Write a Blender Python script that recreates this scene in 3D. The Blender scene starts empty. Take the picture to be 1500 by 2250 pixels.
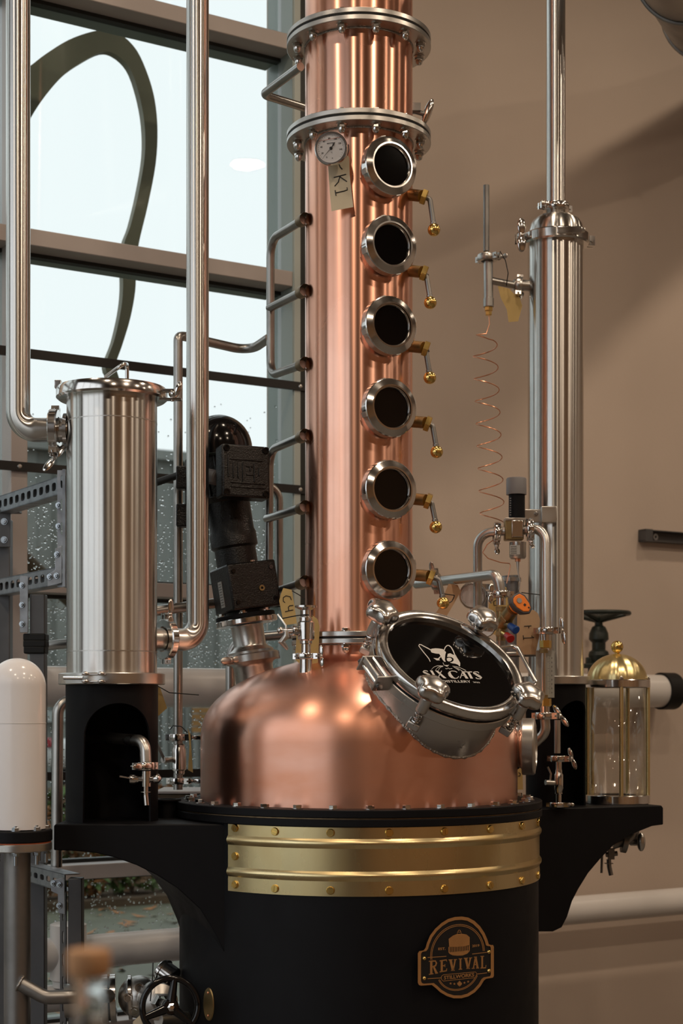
import bpy, bmesh, math, random
from mathutils import Vector, Matrix, noise
random.seed(11)
S = bpy.context.scene
COL = S.collection
# ------------------------------------------------------------------ camera, world, exposure
F, CX, CY, CAMZ = 3500.0, 750.0, 1555.0, 1.5          # focal length and horizon in photo pixels
cd = bpy.data.cameras.new('camera'); cam = bpy.data.objects.new('camera', cd); COL.objects.link(cam)
cam.location = (0, 0, CAMZ); cam.rotation_euler = (math.pi/2, 0, 0)
cd.sensor_fit = 'VERTICAL'; cd.sensor_height = 36; cd.sensor_width = 24
cd.lens = F/2250*36; cd.shift_y = (CY-1125)/2250
cd.dof.use_dof = True; cd.dof.focus_distance = 4.25; cd.dof.aperture_fstop = 4.5
cd.clip_end = 300
S.camera = cam
wd = bpy.data.worlds.new('overcast'); S.world = wd; wd.use_nodes = True
bg = wd.node_tree.nodes['Background']
bg.inputs[0].default_value = (0.935, 0.955, 1.0, 1); bg.inputs[1].default_value = 1.5
vs = S.view_settings; vs.view_transform = 'Standard'; vs.look = 'None'; vs.exposure = 0.0; vs.gamma = 1.0
vs.use_curve_mapping = False
LAMP_W = 29.5

def V(px, py, Y):
    return Vector(((px-CX)*Y/F, Y, CAMZ+(CY-py)*Y/F))
CAMP = Vector((0, 0, CAMZ))
def ray(px, py): return Vector(((px-CX)/F, 1.0, (CY-py)/F))
def on_plane(px, py, P, N):
    r = ray(px, py); return CAMP + r*((P-CAMP).dot(N)/r.dot(N))

# ------------------------------------------------------------------ materials
MATS = {}
def mat(name, col, metal=0.0, rough=0.5, aniso=0.0, var=0.0, vscale=6.0, col2=None, stretch=(1,1,1), bump=0.0,
        bscale=40.0, rvar=0.0, spec=0.5, coat=0.0, emit=None, estr=0.0, detail=4.0):
    m = bpy.data.materials.new(name); m.use_nodes = True
    nt = m.node_tree; b = nt.nodes['Principled BSDF']; L = nt.links
    b.inputs['Base Color'].default_value = (*col, 1); b.inputs['Metallic'].default_value = metal
    b.inputs['Roughness'].default_value = rough; b.inputs['Specular IOR Level'].default_value = spec
    b.inputs['Coat Weight'].default_value = coat; b.inputs['Coat Roughness'].default_value = 0.08
    if emit: b.inputs['Emission Color'].default_value = (*emit, 1); b.inputs['Emission Strength'].default_value = estr
    if aniso:
        b.inputs['Anisotropic'].default_value = aniso; b.inputs['Anisotropic Rotation'].default_value = 0.25
        tg = nt.nodes.new('ShaderNodeTangent'); tg.direction_type = 'RADIAL'; tg.axis = 'Z'
        L.new(tg.outputs[0], b.inputs['Tangent'])
    if var or rvar or bump:
        tc = nt.nodes.new('ShaderNodeTexCoord'); mp = nt.nodes.new('ShaderNodeMapping')
        mp.inputs['Scale'].default_value = stretch; L.new(tc.outputs['Object'], mp.inputs[0])
    if var or rvar:
        nz = nt.nodes.new('ShaderNodeTexNoise'); nz.inputs['Scale'].default_value = vscale
        nz.inputs['Detail'].default_value = detail; L.new(mp.outputs[0], nz.inputs['Vector'])
        rp = nt.nodes.new('ShaderNodeMapRange'); rp.inputs[1].default_value = 0.35; rp.inputs[2].default_value = 0.68
        L.new(nz.outputs[0], rp.inputs[0])
        if var:
            mx = nt.nodes.new('ShaderNodeMix'); mx.data_type = 'RGBA'
            c2 = col2 or tuple(c*(1-var) for c in col)
            mx.inputs[6].default_value = (*col, 1); mx.inputs[7].default_value = (*c2, 1)
            L.new(rp.outputs[0], mx.inputs[0]); L.new(mx.outputs[2], b.inputs['Base Color'])
        if rvar:
            rr = nt.nodes.new('ShaderNodeMapRange'); rr.inputs[3].default_value = rough; rr.inputs[4].default_value = rough+rvar
            L.new(rp.outputs[0], rr.inputs[0]); L.new(rr.outputs[0], b.inputs['Roughness'])
    if bump:
        n2 = nt.nodes.new('ShaderNodeTexNoise'); n2.inputs['Scale'].default_value = bscale; n2.inputs['Detail'].default_value = 3
        L.new(mp.outputs[0], n2.inputs['Vector'])
        bp = nt.nodes.new('ShaderNodeBump'); bp.inputs['Strength'].default_value = bump; bp.inputs['Distance'].default_value = 0.01
        L.new(n2.outputs[0], bp.inputs['Height']); L.new(bp.outputs[0], b.inputs['Normal'])
    MATS[name] = m; return m
def glassy(name, tint=(1,1,1), refl=0.12, rough=0.0):
    m = bpy.data.materials.new(name); m.use_nodes = True; nt = m.node_tree; L = nt.links
    nt.nodes.remove(nt.nodes['Principled BSDF']); out = nt.nodes['Material Output']
    tr = nt.nodes.new('ShaderNodeBsdfTransparent'); tr.inputs[0].default_value = (*tint, 1)
    gl = nt.nodes.new('ShaderNodeBsdfGlossy'); gl.inputs['Roughness'].default_value = rough
    lw = nt.nodes.new('ShaderNodeLayerWeight'); pw = nt.nodes.new('ShaderNodeMath'); pw.operation = 'POWER'; pw.inputs[1].default_value = 4.0
    fr = nt.nodes.new('ShaderNodeMath'); fr.operation = 'MULTIPLY_ADD'; fr.inputs[1].default_value = .8; fr.inputs[2].default_value = refl*.35
    L.new(lw.outputs['Facing'], pw.inputs[0]); L.new(pw.outputs[0], fr.inputs[0])
    mx = nt.nodes.new('ShaderNodeMixShader'); L.new(fr.outputs[0], mx.inputs[0])
    L.new(tr.outputs[0], mx.inputs[1]); L.new(gl.outputs[0], mx.inputs[2]); L.new(mx.outputs[0], out.inputs[0])
    MATS[name] = m; return m

mat('steel_brushed', (.68,.665,.64), 1, .23, aniso=.95, rvar=.04, vscale=5, stretch=(1,1,.4))
mat('steel', (.60,.585,.56), 1, .27, rvar=.12, vscale=14)
mat('steel_polished', (.70,.68,.66), 1, .11, rvar=.07, vscale=20)
mat('steel_satin', (.66,.64,.62), 1, .2, rvar=.04, vscale=20)
mat('steel_dark', (.33,.32,.31), 1, .38, var=.3, vscale=9, rvar=.15)
mat('steel_tube', (.50,.49,.47), 1, .33, var=.2, vscale=12)
mat('galvanized', (.40,.42,.45), 1, .42, var=.25, vscale=30, rvar=.12)
mat('zinc', (.42,.46,.50), 1, .3)
mat('strut_grey', (.12,.12,.125), .55, .5, var=.2, vscale=10)
mat('copper', (.95,.545,.41), 1, .25, aniso=.93, var=1, col2=(.88,.42,.275), vscale=3.2, rvar=.06, stretch=(1,1,.6), detail=5)
mat('copper_dome', (.95,.55,.43), 1, .275, aniso=.75, var=1, col2=(.86,.40,.26), vscale=4.0, rvar=.10, stretch=(.7,.7,1.8), detail=5)
mat('copper_wire', (.85,.40,.24), 1, .3)
mat('brass', (.80,.66,.37), 1, .24, var=1, col2=(.66,.50,.24), vscale=7, rvar=.12, stretch=(1,1,.5), detail=4)
mat('brass_shiny', (.86,.60,.20), 1, .16, rvar=.08, vscale=20)
mat('brass_brushed', (.80,.66,.34), 1, .25, aniso=.5, rvar=.1)
mat('bronze_braze', (.36,.26,.15), 1, .5, var=.4, vscale=40)
mat('weld', (.45,.42,.39), 1, .4, bump=.7, bscale=160)
mat('brass_dull', (.42,.32,.16), 1, .42, var=.3, vscale=25)
mat('black_coat', (.0045,.0045,.006), 0, .5, rvar=.1, vscale=12, spec=.2)
mat('black_paint', (.004,.004,.0045), 0, .3, bump=.25, bscale=260, spec=.5)
mat('black_gloss', (.006,.006,.007), 0, .13, spec=.5)
mat('black_rubber', (.008,.008,.008), 0, .55, spec=.3)
mat('dark_glass', (.003,.003,.0035), 0, .04, spec=.5)
mat('white_pvc', (.78,.755,.735), 0, .3, var=.06, vscale=3, spec=.5)
mat('white_plastic', (.90,.875,.88), 0, .16, spec=.5, var=.04, vscale=4)
mat('paper', (.66,.58,.43), 0, .85, var=.12, vscale=14)
mat('paper_yellow', (.60,.44,.18), 0, .85, var=.15, vscale=14)
mat('paper_kraft', (.56,.39,.24), 0, .85, var=.12, vscale=14)
mat('ink', (.012,.012,.013), 0, .6)
mat('white_print', (.62,.60,.57), 0, .5)
mat('dial_white', (.66,.64,.66), 0, .35)
mat('label_grey', (.5,.5,.48), 0, .5)
mat('orange_plastic', (.90,.22,.015), 0, .4)
mat('grey_plastic', (.07,.065,.07), 0, .42)
mat('cap_grey', (.20,.195,.205), 0, .45)
mat('blue_plastic', (.008,.06,.28), 0, .4)
mat('red_plastic', (.35,.008,.006), 0, .4)
mat('gasket_red', (.45,.10,.03), 0, .6)
mat('frame_brown', (.48,.425,.40), .1, .42, var=.1, vscale=5)
mat('frame_side', (.28,.32,.295), .1, .4)
mat('frame_dark', (.02,.022,.02), 0, .5)
mat('bar_black', (.012,.011,.011), 0, .45)
mat('sculpt_green', (.34,.325,.25), 0, .6, var=.15, vscale=3)
mat('plaster', (.60,.495,.415), 0, .75, var=.05, vscale=2.0, bump=.06, bscale=90)
mat('ceiling_paint', (.34,.29,.25), 0, .8)
mat('concrete', (.14,.125,.11), 0, .5, var=.25, vscale=3)
mat('cork', (.50,.27,.13), 0, .8, var=.3, vscale=60)
mat('duct', (.34,.34,.33), 1, .42, var=.25, vscale=8, rvar=.1)
mat('pavement', (.15,.155,.105), 0, .55, var=.35, vscale=2.5)
mat('soil', (.13,.085,.05), 0, .9, var=.5, vscale=8)
mat('cladding', (.19,.20,.185), 0, .6, var=.15, vscale=1.5)
mat('cladding_light', (.30,.33,.32), 0, .5, var=.2, vscale=2)
mat('crate_orange', (.42,.22,.07), 0, .7, var=.3, vscale=3)
mat('car_red', (.35,.04,.05), 0, .3)
mat('car_white', (.55,.56,.55), 0, .3)
mat('leaf_green', (.13,.22,.06), 0, .6, var=.5, vscale=15)
mat('leaf_rust', (.46,.20,.07), 0, .7, var=.5, vscale=15)
mat('leaf_brown', (.28,.17,.10), 0, .7, var=.5, vscale=15)
mat('bark', (.07,.055,.035), 0, .85, var=.3, vscale=10)
mat('beam_brown', (.095,.06,.03), 0, .6, var=.3, vscale=6)
mat('plaque_black', (.010,.010,.011), 0, .42)
mat('plaque_copper', (.52,.26,.095), .35, .45, var=.12, vscale=30)
mat('cable_black', (.007,.007,.007), 0, .5)
mat('wheel_green', (.015,.022,.018), 0, .4, spec=.4)
mat('bead_light', (.46,.50,.47), 0, .5)
mat('pier_dark', (.09,.07,.06), 0, .7)
mat('lamp_diffuser', (.8,.8,.8), 0, .5)
glassy('window_glass', (.80,.835,.818), .06); glassy('clear_pane', (.98,.99,.985))
mat('rear_wall', (.45,.255,.125), 0, .7, var=.2, vscale=2)
glassy('clear_glass', (.985,.985,.975))
gm = mat('bottle_glass', (.93,.95,.94), 0, .02); gm.node_tree.nodes['Principled BSDF'].inputs['Transmission Weight'].default_value = 1
gm = bpy.data.materials.new('water_drop'); gm.use_nodes = True; MATS['water_drop'] = gm
_b = gm.node_tree.nodes['Principled BSDF']; _b.inputs['Transmission Weight'].default_value = 1
_b.inputs['Roughness'].default_value = 0; _b.inputs['IOR'].default_value = 1.33; _b.inputs['Base Color'].default_value = (1,1,1,1)

# ------------------------------------------------------------------ mesh helpers
def frame(pos, axis, up=None):
    z = Vector(axis).normalized(); u = Vector(up) if up is not None else (Vector((0,0,1)) if abs(z.z) < .95 else Vector((1,0,0)))
    x = u.cross(z)
    if x.length < 1e-6: x = Vector((1,0,0)).cross(z)
    x.normalize(); y = z.cross(x)
    M = Matrix((x, y, z)).transposed().to_4x4(); M.translation = Vector(pos); return M
def T(p): return Matrix.Translation(Vector(p))
def RZ(a): return Matrix.Rotation(a, 4, 'Z')
def fillet(pts, rad, n=8):
    pts = [Vector(p) for p in pts]
    if rad <= 0 or len(pts) < 3: return pts
    out = [pts[0]]
    for i in range(1, len(pts)-1):
        a, c, b = pts[i-1], pts[i], pts[i+1]
        d1 = (c-a); d2 = (b-c); l1 = d1.length; l2 = d2.length
        if l1 < 1e-7 or l2 < 1e-7: continue
        d1 = d1/l1; d2 = d2/l2; ang = d1.angle(d2)
        if ang < .03: out.append(c); continue
        l = min(rad*math.tan(ang/2), l1*.49, l2*.49); r = l/math.tan(ang/2)
        p0 = c-d1*l; nr = (d2-d1*d1.dot(d2)).normalized(); ctr = p0+nr*r; ax = d1.cross(d2).normalized()
        for k in range(n+1):
            out.append(ctr + Matrix.Rotation(ang*k/n, 3, ax) @ (p0-ctr))
    out.append(pts[-1]); return out

class MB:
    def __init__(s): s.v = []; s.f = []
    def add(s, vs, fs, M=None):
        o = len(s.v)
        s.v += [(M @ Vector(v)) if M is not None else Vector(v) for v in vs]
        s.f += [tuple(i+o for i in f) for f in fs]; return s
    def lathe(s, prof, M=None, seg=32, a0=0.0, a1=2*math.pi, mod=None):
        full = abs(a1-a0-2*math.pi) < 1e-6; n = seg if full else seg+1
        vs = []; idx = []
        for r, z in prof:
            if r < 1e-7: idx.append([len(vs)]*n); vs.append((0,0,z))
            else:
                row = []
                for k in range(n):
                    a = a0+(a1-a0)*k/seg; rr = r*(mod(a, z) if mod else 1)
                    row.append(len(vs)); vs.append((rr*math.cos(a), rr*math.sin(a), z))
                idx.append(row)
        fs = []
        for i in range(len(prof)-1):
            A, B = idx[i], idx[i+1]
            for k in range(seg):
                k2 = (k+1) % n if full else k+1
                q = []
                for j in (A[k], A[k2], B[k2], B[k]):
                    if j not in q: q.append(j)
                if len(q) > 2: fs.append(tuple(q))
        return s.add(vs, fs, M)
    def ring(s, r0, r1, z0, z1, M=None, seg=48, bev=0.0, a0=0.0, a1=2*math.pi):
        b = bev
        p = [(r0,z0),(r1-b,z0),(r1,z0+b),(r1,z1-b),(r1-b,z1),(r0,z1),(r0,z0)] if b else [(r0,z0),(r1,z0),(r1,z1),(r0,z1),(r0,z0)]
        return s.lathe(p, M, seg, a0, a1)
    def cyl(s, p0, p1, r, seg=20, r1=None, bev=0.0):
        p0 = Vector(p0); p1 = Vector(p1); h = (p1-p0).length; r1 = r if r1 is None else r1
        pr = [(0,0),(r-bev,0),(r,bev),(r1,h-bev),(r1-bev,h),(0,h)] if bev else [(0,0),(r,0),(r1,h),(0,h)]
        return s.lathe(pr, frame(p0, p1-p0), seg)
    def box(s, c, size, M=None):
        x, y, z = [k/2 for k in size]; c = Vector(c)
        vs = [c+Vector((a*x, b*y, d*z)) for a in (-1,1) for b in (-1,1) for d in (-1,1)]
        fs = [(0,1,3,2),(4,6,7,5),(0,4,5,1),(2,3,7,6),(0,2,6,4),(1,5,7,3)]
        return s.add(vs, fs, M)
    def tube(s, pts, r, seg=14, bend=0.0, nb=8, cap=True):
        P = fillet(pts, bend, nb); n = len(P)
        rs = r if isinstance(r, (list, tuple)) else [r]*n
        d = [(P[min(i+1,n-1)]-P[max(i-1,0)]).normalized() for i in range(n)]
        up = Vector((0,0,1)) if abs(d[0].z) < .9 else Vector((1,0,0))
        x = up.cross(d[0]).normalized(); vs = []; fs = []
        for i in range(n):
            if i:
                ax = d[i-1].cross(d[i])
                if ax.length > 1e-8: x = Matrix.Rotation(d[i-1].angle(d[i]), 3, ax.normalized()) @ x
            y = d[i].cross(x).normalized()
            for k in range(seg):
                a = 2*math.pi*k/seg; vs.append(P[i]+(x*math.cos(a)+y*math.sin(a))*rs[i])
        for i in range(n-1):
            for k in range(seg):
                k2 = (k+1) % seg; fs.append((i*seg+k, i*seg+k2, (i+1)*seg+k2, (i+1)*seg+k))
        if cap: fs += [tuple(range(seg-1,-1,-1)), tuple((n-1)*seg+k for k in range(seg))]
        return s.add(vs, fs)
    def prism(s, poly, M=None, z0=0.0, z1=1.0):
        n = len(poly); vs = [(p[0],p[1],z0) for p in poly]+[(p[0],p[1],z1) for p in poly]
        fs = [tuple(range(n-1,-1,-1)), tuple(range(n,2*n))]+[(i,(i+1)%n,n+(i+1)%n,n+i) for i in range(n)]
        return s.add(vs, fs, M)
    def loft(s, A, B):
        n = len(A); fs = [tuple(range(n-1,-1,-1)), tuple(range(n,2*n))]+[(i,(i+1)%n,n+(i+1)%n,n+i) for i in range(n)]
        return s.add(list(A)+list(B), fs)
    def sphere(s, c, r, seg=20, rings=10, sc=(1,1,1), M=None):
        prof = [(r*math.sin(math.pi*i/rings), -r*math.cos(math.pi*i/rings)) for i in range(rings+1)]
        prof[0] = (0,-r); prof[-1] = (0,r)
        MM = T(c) @ Matrix.Diagonal((*sc,1)); return s.lathe(prof, (M @ MM) if M is not None else MM, seg)
    def hexp(s, pos, axis, r, h, rot=0.0):
        M = frame(pos, axis) @ RZ(rot)
        b = h*.12
        return s.lathe([(0,0),(r,0),(r,h-b),(r-b,h),(0,h)], M, 6)
    def mesh(s, name, sharp=38, recalc=True):
        me = bpy.data.meshes.new(name); me.from_pydata([tuple(v) for v in s.v], [], s.f)
        bm = bmesh.new(); bm.from_mesh(me)
        if recalc: bmesh.ops.recalc_face_normals(bm, faces=bm.faces[:])
        bm.to_mesh(me); bm.free()
        me.polygons.foreach_set('use_smooth', [True]*len(me.polygons))
        me.set_sharp_from_angle(angle=math.radians(sharp)); me.update(); return me

# ------------------------------------------------------------------ object helpers
WM = {}
def link(o, parent, M):
    COL.objects.link(o); WM[o.name] = M
    if parent is not None:
        o.parent = parent; o.matrix_local = WM[parent.name].inverted() @ M
    else: o.matrix_world = M
    return o
def props(o, label=None, cat=None, group=None, kind=None):
    if label: o['label'] = label
    if cat: o['category'] = cat
    if group: o['group'] = group
    if kind: o['kind'] = kind
    return o
def thing(name, label, cat, loc, group=None):
    o = bpy.data.objects.new(name, None); o.empty_display_size = .05
    link(o, None, T(loc)); return props(o, label, cat, group)
def part(name, mb, m, parent=None, label=None, bev=0.0, sharp=38, kind=None, recalc=True, loc=None, solid=0.0):
    M = WM[parent.name].copy() if parent is not None else T(loc if loc is not None else (0,0,0))
    inv = M.inverted(); mb.v = [inv @ v for v in mb.v]
    me = mb.mesh(name, sharp, recalc); me.materials.append(MATS[m] if isinstance(m, str) else m)
    o = bpy.data.objects.new(name, me); link(o, parent, M); props(o, label, None, None, kind)
    if solid:
        md = o.modifiers.new('thickness', 'SOLIDIFY'); md.thickness = solid; md.offset = 0
    if bev:
        md = o.modifiers.new('bevel', 'BEVEL'); md.width = bev; md.segments = 2; md.limit_method = 'ANGLE'; md.angle_limit = math.radians(40)
    return o
def inst(name, me, parent, M, label=None):
    o = bpy.data.objects.new(name, me); link(o, parent, M); props(o, label); return o
def mk(mb, name, m, sharp=38):
    me = mb.mesh(name, sharp); me.materials.append(MATS[m]); return me
def text_mb(string, size, M, ext=.0004, bold=0.0, align='CENTER', sx=1.0):
    cu = bpy.data.curves.new('txt', 'FONT'); cu.body = string; cu.size = size; cu.align_x = align; cu.align_y = 'CENTER'
    cu.extrude = ext; cu.offset = bold; cu.resolution_u = 3
    ob = bpy.data.objects.new('txt', cu); me = bpy.data.meshes.new_from_object(ob)
    mb = MB(); mb.add([(v.co.x*sx, v.co.y, v.co.z) for v in me.vertices], [tuple(p.vertices) for p in me.polygons], M)
    bpy.data.objects.remove(ob); bpy.data.curves.remove(cu); bpy.data.meshes.remove(me); return mb
def strokes(mb, lines, Y, r):
    for l in lines: mb.tube([V(x, y, Y) for x, y in l], r, 6)
    return mb

# shared hardware meshes (axis +Z, seated at z=0)
_a = MB(); _a.ring(.0, .0125, 0, .0015, seg=16); _a.hexp((0,0,.0015), (0,0,1), .0098, .008); 
_a.lathe([(.0082,.0095),(.0080,.014),(.0062,.0185),(.0035,.0205),(0,.021)], None, 16); ME_ACORN = mk(_a, 'acorn_nut', 'steel_polished')
_a = MB(); _a.ring(.0, .0125, 0, .0018, seg=16); _a.hexp((0,0,.0018), (0,0,1), .0088, .0065); ME_HEX = mk(_a, 'hex_bolt', 'steel_polished')
_a = MB(); _a.ring(.0, .0118, 0, .0018, seg=16); _a.hexp((0,0,.0018), (0,0,1), .0092, .0075); _a.cyl((0,0,.009),(0,0,.013),.004,8); ME_ZBOLT = mk(_a, 'zinc_bolt', 'zinc')
_a = MB(); _a.lathe([(.0105,0),(.0105,.003),(.009,.0052),(.0078,.0052),(.0076,.0042),(0,.0042)], None, 20)
_a.box((-.0041,0,.0046),(.0068,.014,.0016)); _a.box((.0041,0,.0046),(.0068,.014,.0016)); ME_SLOT = mk(_a, 'slotted_screw', 'brass_shiny')

def clamp(parent, pos, axis, rc, h, wdir, m='steel_polished', wing=1.0, roll=0.0):
    """sanitary band clamp: ring, split lugs with bolt, paddle wing nut"""
    pos = Vector(pos); ax = Vector(axis).normalized(); w = Vector(wdir); w = (w-ax*w.dot(ax)).normalized(); t = ax.cross(w)
    b = MB(); F0 = frame(pos, ax)
    b.lathe([(rc*.62,-h*.5),(rc*.95,-h*.5),(rc,-h*.36),(rc,h*.36),(rc*.95,h*.5),(rc*.62,h*.5),(rc*.62,-h*.5)], F0, 40)
    Mw = Matrix((t, ax, w)).transposed().to_4x4(); Mw.translation = pos
    k = max(.006, h*.36)
    for sgn in (-1, 1): b.box((sgn*k*.95, 0, rc+k*.75), (k*.9, h*.9, k*2.4), Mw)
    for sgn in (-1, 1): b.box((sgn*k*.8, 0, -rc-k*.5), (k*1.1, h*.9, k*1.8), Mw)
    b.cyl(Mw @ Vector((-k*1.7,0,-rc-k*.6)), Mw @ Vector((k*1.7,0,-rc-k*.6)), k*.42, 10)
    o = part('clamp', b, m, parent)
    c = MB(); L = (h*.9+.012)*wing
    c.cyl(Mw @ Vector((-k*2.4,0,rc+k*1.3)), Mw @ Vector((k*3.2,0,rc+k*1.3)), k*.42, 10)
    Mn = Mw @ T((k*2.8,0,rc+k*1.3)) @ Matrix.Rotation(roll, 4, 'X')
    c.sphere((0,0,0), 1, 14, 8, (k*.95, h*.34, k*1.0), Mn)
    for sgn in (-1, 1): c.sphere((k*.5,0,sgn*L*.62), 1, 14, 8, (k*.42, h*.42, L*.62), Mn)
    part('wing_nut', c, m, o); return o
def ferrule(b, p0, axis, r, h):
    """tri-clamp ferrule lip"""
    b.lathe([(r*.9,0),(r,0),(r,h*.3),(r*1.5,h*.9),(r*1.5,h),(r*.9,h),(r*.9,0)], frame(p0, axis), 28)
def hole_plate(b, M, length, width, pitch, hl, hw, th, n_skip=()):
    """plate along local X from 0..length, centred in Y, with rounded slot holes; thickness in Z"""
    n = max(1, int(round(length/pitch))); pt = length/n; K = 16
    for z in (0, -th):
        for i in range(n):
            cx = (i+.5)*pt; ins = []; out = []
            for k in range(K):
                a = 2*math.pi*(k+.5)/K; ca, sa = math.cos(a), math.sin(a)
                x = math.copysign(abs(ca)**.6, ca)*hl/2; y = math.copysign(abs(sa)**.6, sa)*hw/2
                ins.append((cx+x, y, z)); q = min((pt/2)/max(abs(ca),1e-6), (width/2)/max(abs(sa),1e-6))
                out.append((cx+ca*q, sa*q, z))
            cor = [(cx+pt/2,width/2,z),(cx-pt/2,width/2,z),(cx-pt/2,-width/2,z),(cx+pt/2,-width/2,z)]
            fs = [(k,(k+1)%K,K+(k+1)%K,K+k) for k in range(K)]
            vs = ins+out+cor
            for q, c in enumerate(cor):
                best = sorted(range(K), key=lambda k: (Vector(out[k])-Vector(c)).length)[:2]
                fs.append((K+best[0], K+best[1], 2*K+q))
            b.add(vs, fs, M)
            if z == 0: b.add(ins+[(x,y,-th) for x,y,_ in ins], [(k,(k+1)%K,K+(k+1)%K,K+k) for k in range(K)], M)
    return b
# ------------------------------------------------------------------ room shell
TH = math.radians(31.5)
DV = Vector((math.cos(TH), math.sin(TH), 0)); NV = Vector((math.sin(TH), -math.cos(TH), 0))
P0 = V(788, CY, 6.2); P0.z = 0
def W(t, off, z): return P0 + DV*t + NV*off + Vector((0,0,z))
def wpt(px, py, off=0.0): return on_plane(px, py, P0+NV*off, NV)
def wt(px, off=0.0): return (wpt(px, CY, off)-P0).dot(DV)
def wz(px, py, off=0.0): return wpt(px, py, off).z
def wbox(mb, t0, t1, o0, o1, z0, z1):
    A = [W(t0,o0,z0), W(t1,o0,z0), W(t1,o1,z0), W(t0,o1,z0)]; B = [p+Vector((0,0,z1-z0)) for p in A]
    return mb.loft(A, B)
TL, TR, ORR, CEIL = -5.9, 6.5, 9.6, 6.0       # left end, right end, rear wall offset, ceiling height
FR = .12                                       # mullion depth
tj = wt(643, FR)                               # right jamb
WZ0, WZ1 = .35, 4.95
def struct(name, mb, m, **k):
    o = part(name, mb, m, None, **k); o['kind'] = 'structure'; return o
b = MB(); wbox(b, TL-.3, TR+.3, -.2, ORR+.3, -.12, 0); struct('floor', b, 'concrete')
b = MB(); wbox(b, TL-.3, TR+.3, -.2, ORR+.3, CEIL, CEIL+.12); struct('ceiling', b, 'ceiling_paint')
b = MB(); wbox(b, tj+.055, TR, -.18, .10, 0, CEIL); wbox(b, TL, tj+.055, -.18, .10, WZ1, CEIL); wbox(b, TL, tj+.055, -.18, .10, 0, WZ0)
struct('wall_back', b, 'plaster')
b = MB(); wbox(b, TL, TR, ORR, ORR+.15, 0, CEIL); struct('wall_rear', b, 'rear_wall')
for i, (t, w) in enumerate(((-4.4,.10),(-3.3,.16),(-2.7,.06),(-1.6,.09),(-1.1,.06),(-.3,.20),(.7,.07),(1.3,.06),(1.9,.12),(3.0,.07),(3.6,.22),(4.7,.08),(5.4,.14))):
    b = MB(); wbox(b, t, t+w, ORR-.14, ORR, 0, CEIL); struct('trim_%d' % (i+1), b, 'plaster')  # unseen pale posts, added so the brushed metal reflects vertical stripes
b = MB(); wbox(b, TR, TR+.15, -.18, ORR, 0, CEIL); struct('wall_right', b, 'plaster')
# left end wall with a wide storefront opening
LO0, LO1, LZ0, LZ1 = .36, 5.6, .12, 4.9
b = MB(); wbox(b, TL-.15, TL, -.18, LO0, 0, CEIL); wbox(b, TL-.15, TL, LO1, ORR, 0, CEIL)
wbox(b, TL-.15, TL, LO0, LO1, LZ1, CEIL); wbox(b, TL-.15, TL, LO0, LO1, 0, LZ0); struct('wall_left', b, 'pier_dark')
# ---- window_1, the curtain wall seen in the photo
win = bpy.data.objects.new('window_1', None); link(win, None, T(W((TL+tj)/2, 0, WZ0))); win['kind'] = 'structure'
tv1a, tv1b = wt(24, FR), wt(61, FR); mod = tj-tv1a; mw = tv1b-tv1a
vert = [tv1a-mod*k for k in range(0, 4) if tv1a-mod*k > TL] 
for t in vert+[tj]:
    b = MB(); wbox(b, t, t+mw, .03, FR, WZ0, WZ1); part('mullion', b, 'frame_brown' if t != tj else 'frame_side', win, bev=.003)
    b = MB(); wbox(b, t+mw*.18, t+mw*.82, -.09, .03, WZ0, WZ1); part('outer_mullion', b, 'frame_side', win)
TRZ = [(wz(410,17,FR), wz(410,53,FR)), (wz(411,558,FR), wz(411,593,FR)), (wz(400,1283,FR), wz(400,1314,FR)), (wz(240,1897,FR), wz(240,1929,FR))]
TRZ += [(WZ1, WZ1-.06), (WZ0+.06, WZ0)]
edges = sorted([TL]+[t for t in vert]+[tj])
for zt, zb in TRZ:
    for i in range(len(edges)-1):
        a0 = edges[i]+(mw if i else 0); a1 = edges[i+1]
        b = MB(); wbox(b, a0, a1, .03, FR, zb, zt); part('transom', b, 'frame_brown', win, bev=.003)
        b = MB(); wbox(b, a0, a1, -.005, .03, zb-.012, zt+.012); part('gasket', b, 'frame_dark', win)
        b = MB(); wbox(b, a0, a1, -.09, -.005, zb-.004, zt+.004); part('outer_transom', b, 'frame_side', win)
zs = sorted([z for p in TRZ for z in p])
bands = [(zs[2*i+1], zs[2*i+2]) for i in range(len(TRZ)-1)]
for i in range(len(edges)-1):
    a0 = edges[i]+(mw if i else 0); a1 = edges[i+1]
    for z0, z1 in bands:
        b = MB(); wbox(b, a0, a1, .004, .010, z0, z1); part('pane', b, 'window_glass', win)
for px, y0, y1 in ((365,805,824), (332,1040,1059), (380,1690,1708)):
    b = MB(); wbox(b, TL, tj+.06, FR, FR+.012, wz(px,y1,FR), wz(px,y0,FR)); br = part('brace_bar', b, 'bar_black', win)
    for t in vert+[tj]:
        b = MB(); c = W(t+mw*.45, FR+.012, wz(px,(y0+y1)/2,FR)); b.lathe([(0,.004),(.006,.003),(.008,0)], frame(c, NV), 12); part('screw', b, 'steel', br)
b = MB(); wbox(b, wt(645,FR), wt(658,FR), FR, FR+.006, WZ0, WZ1); part('glazing_bead', b, 'bead_light', win)
b = MB(); wbox(b, wt(658,FR), wt(676,FR), FR, FR+.004, WZ0, WZ1); part('jamb_gasket', b, 'frame_dark', win)
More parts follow.
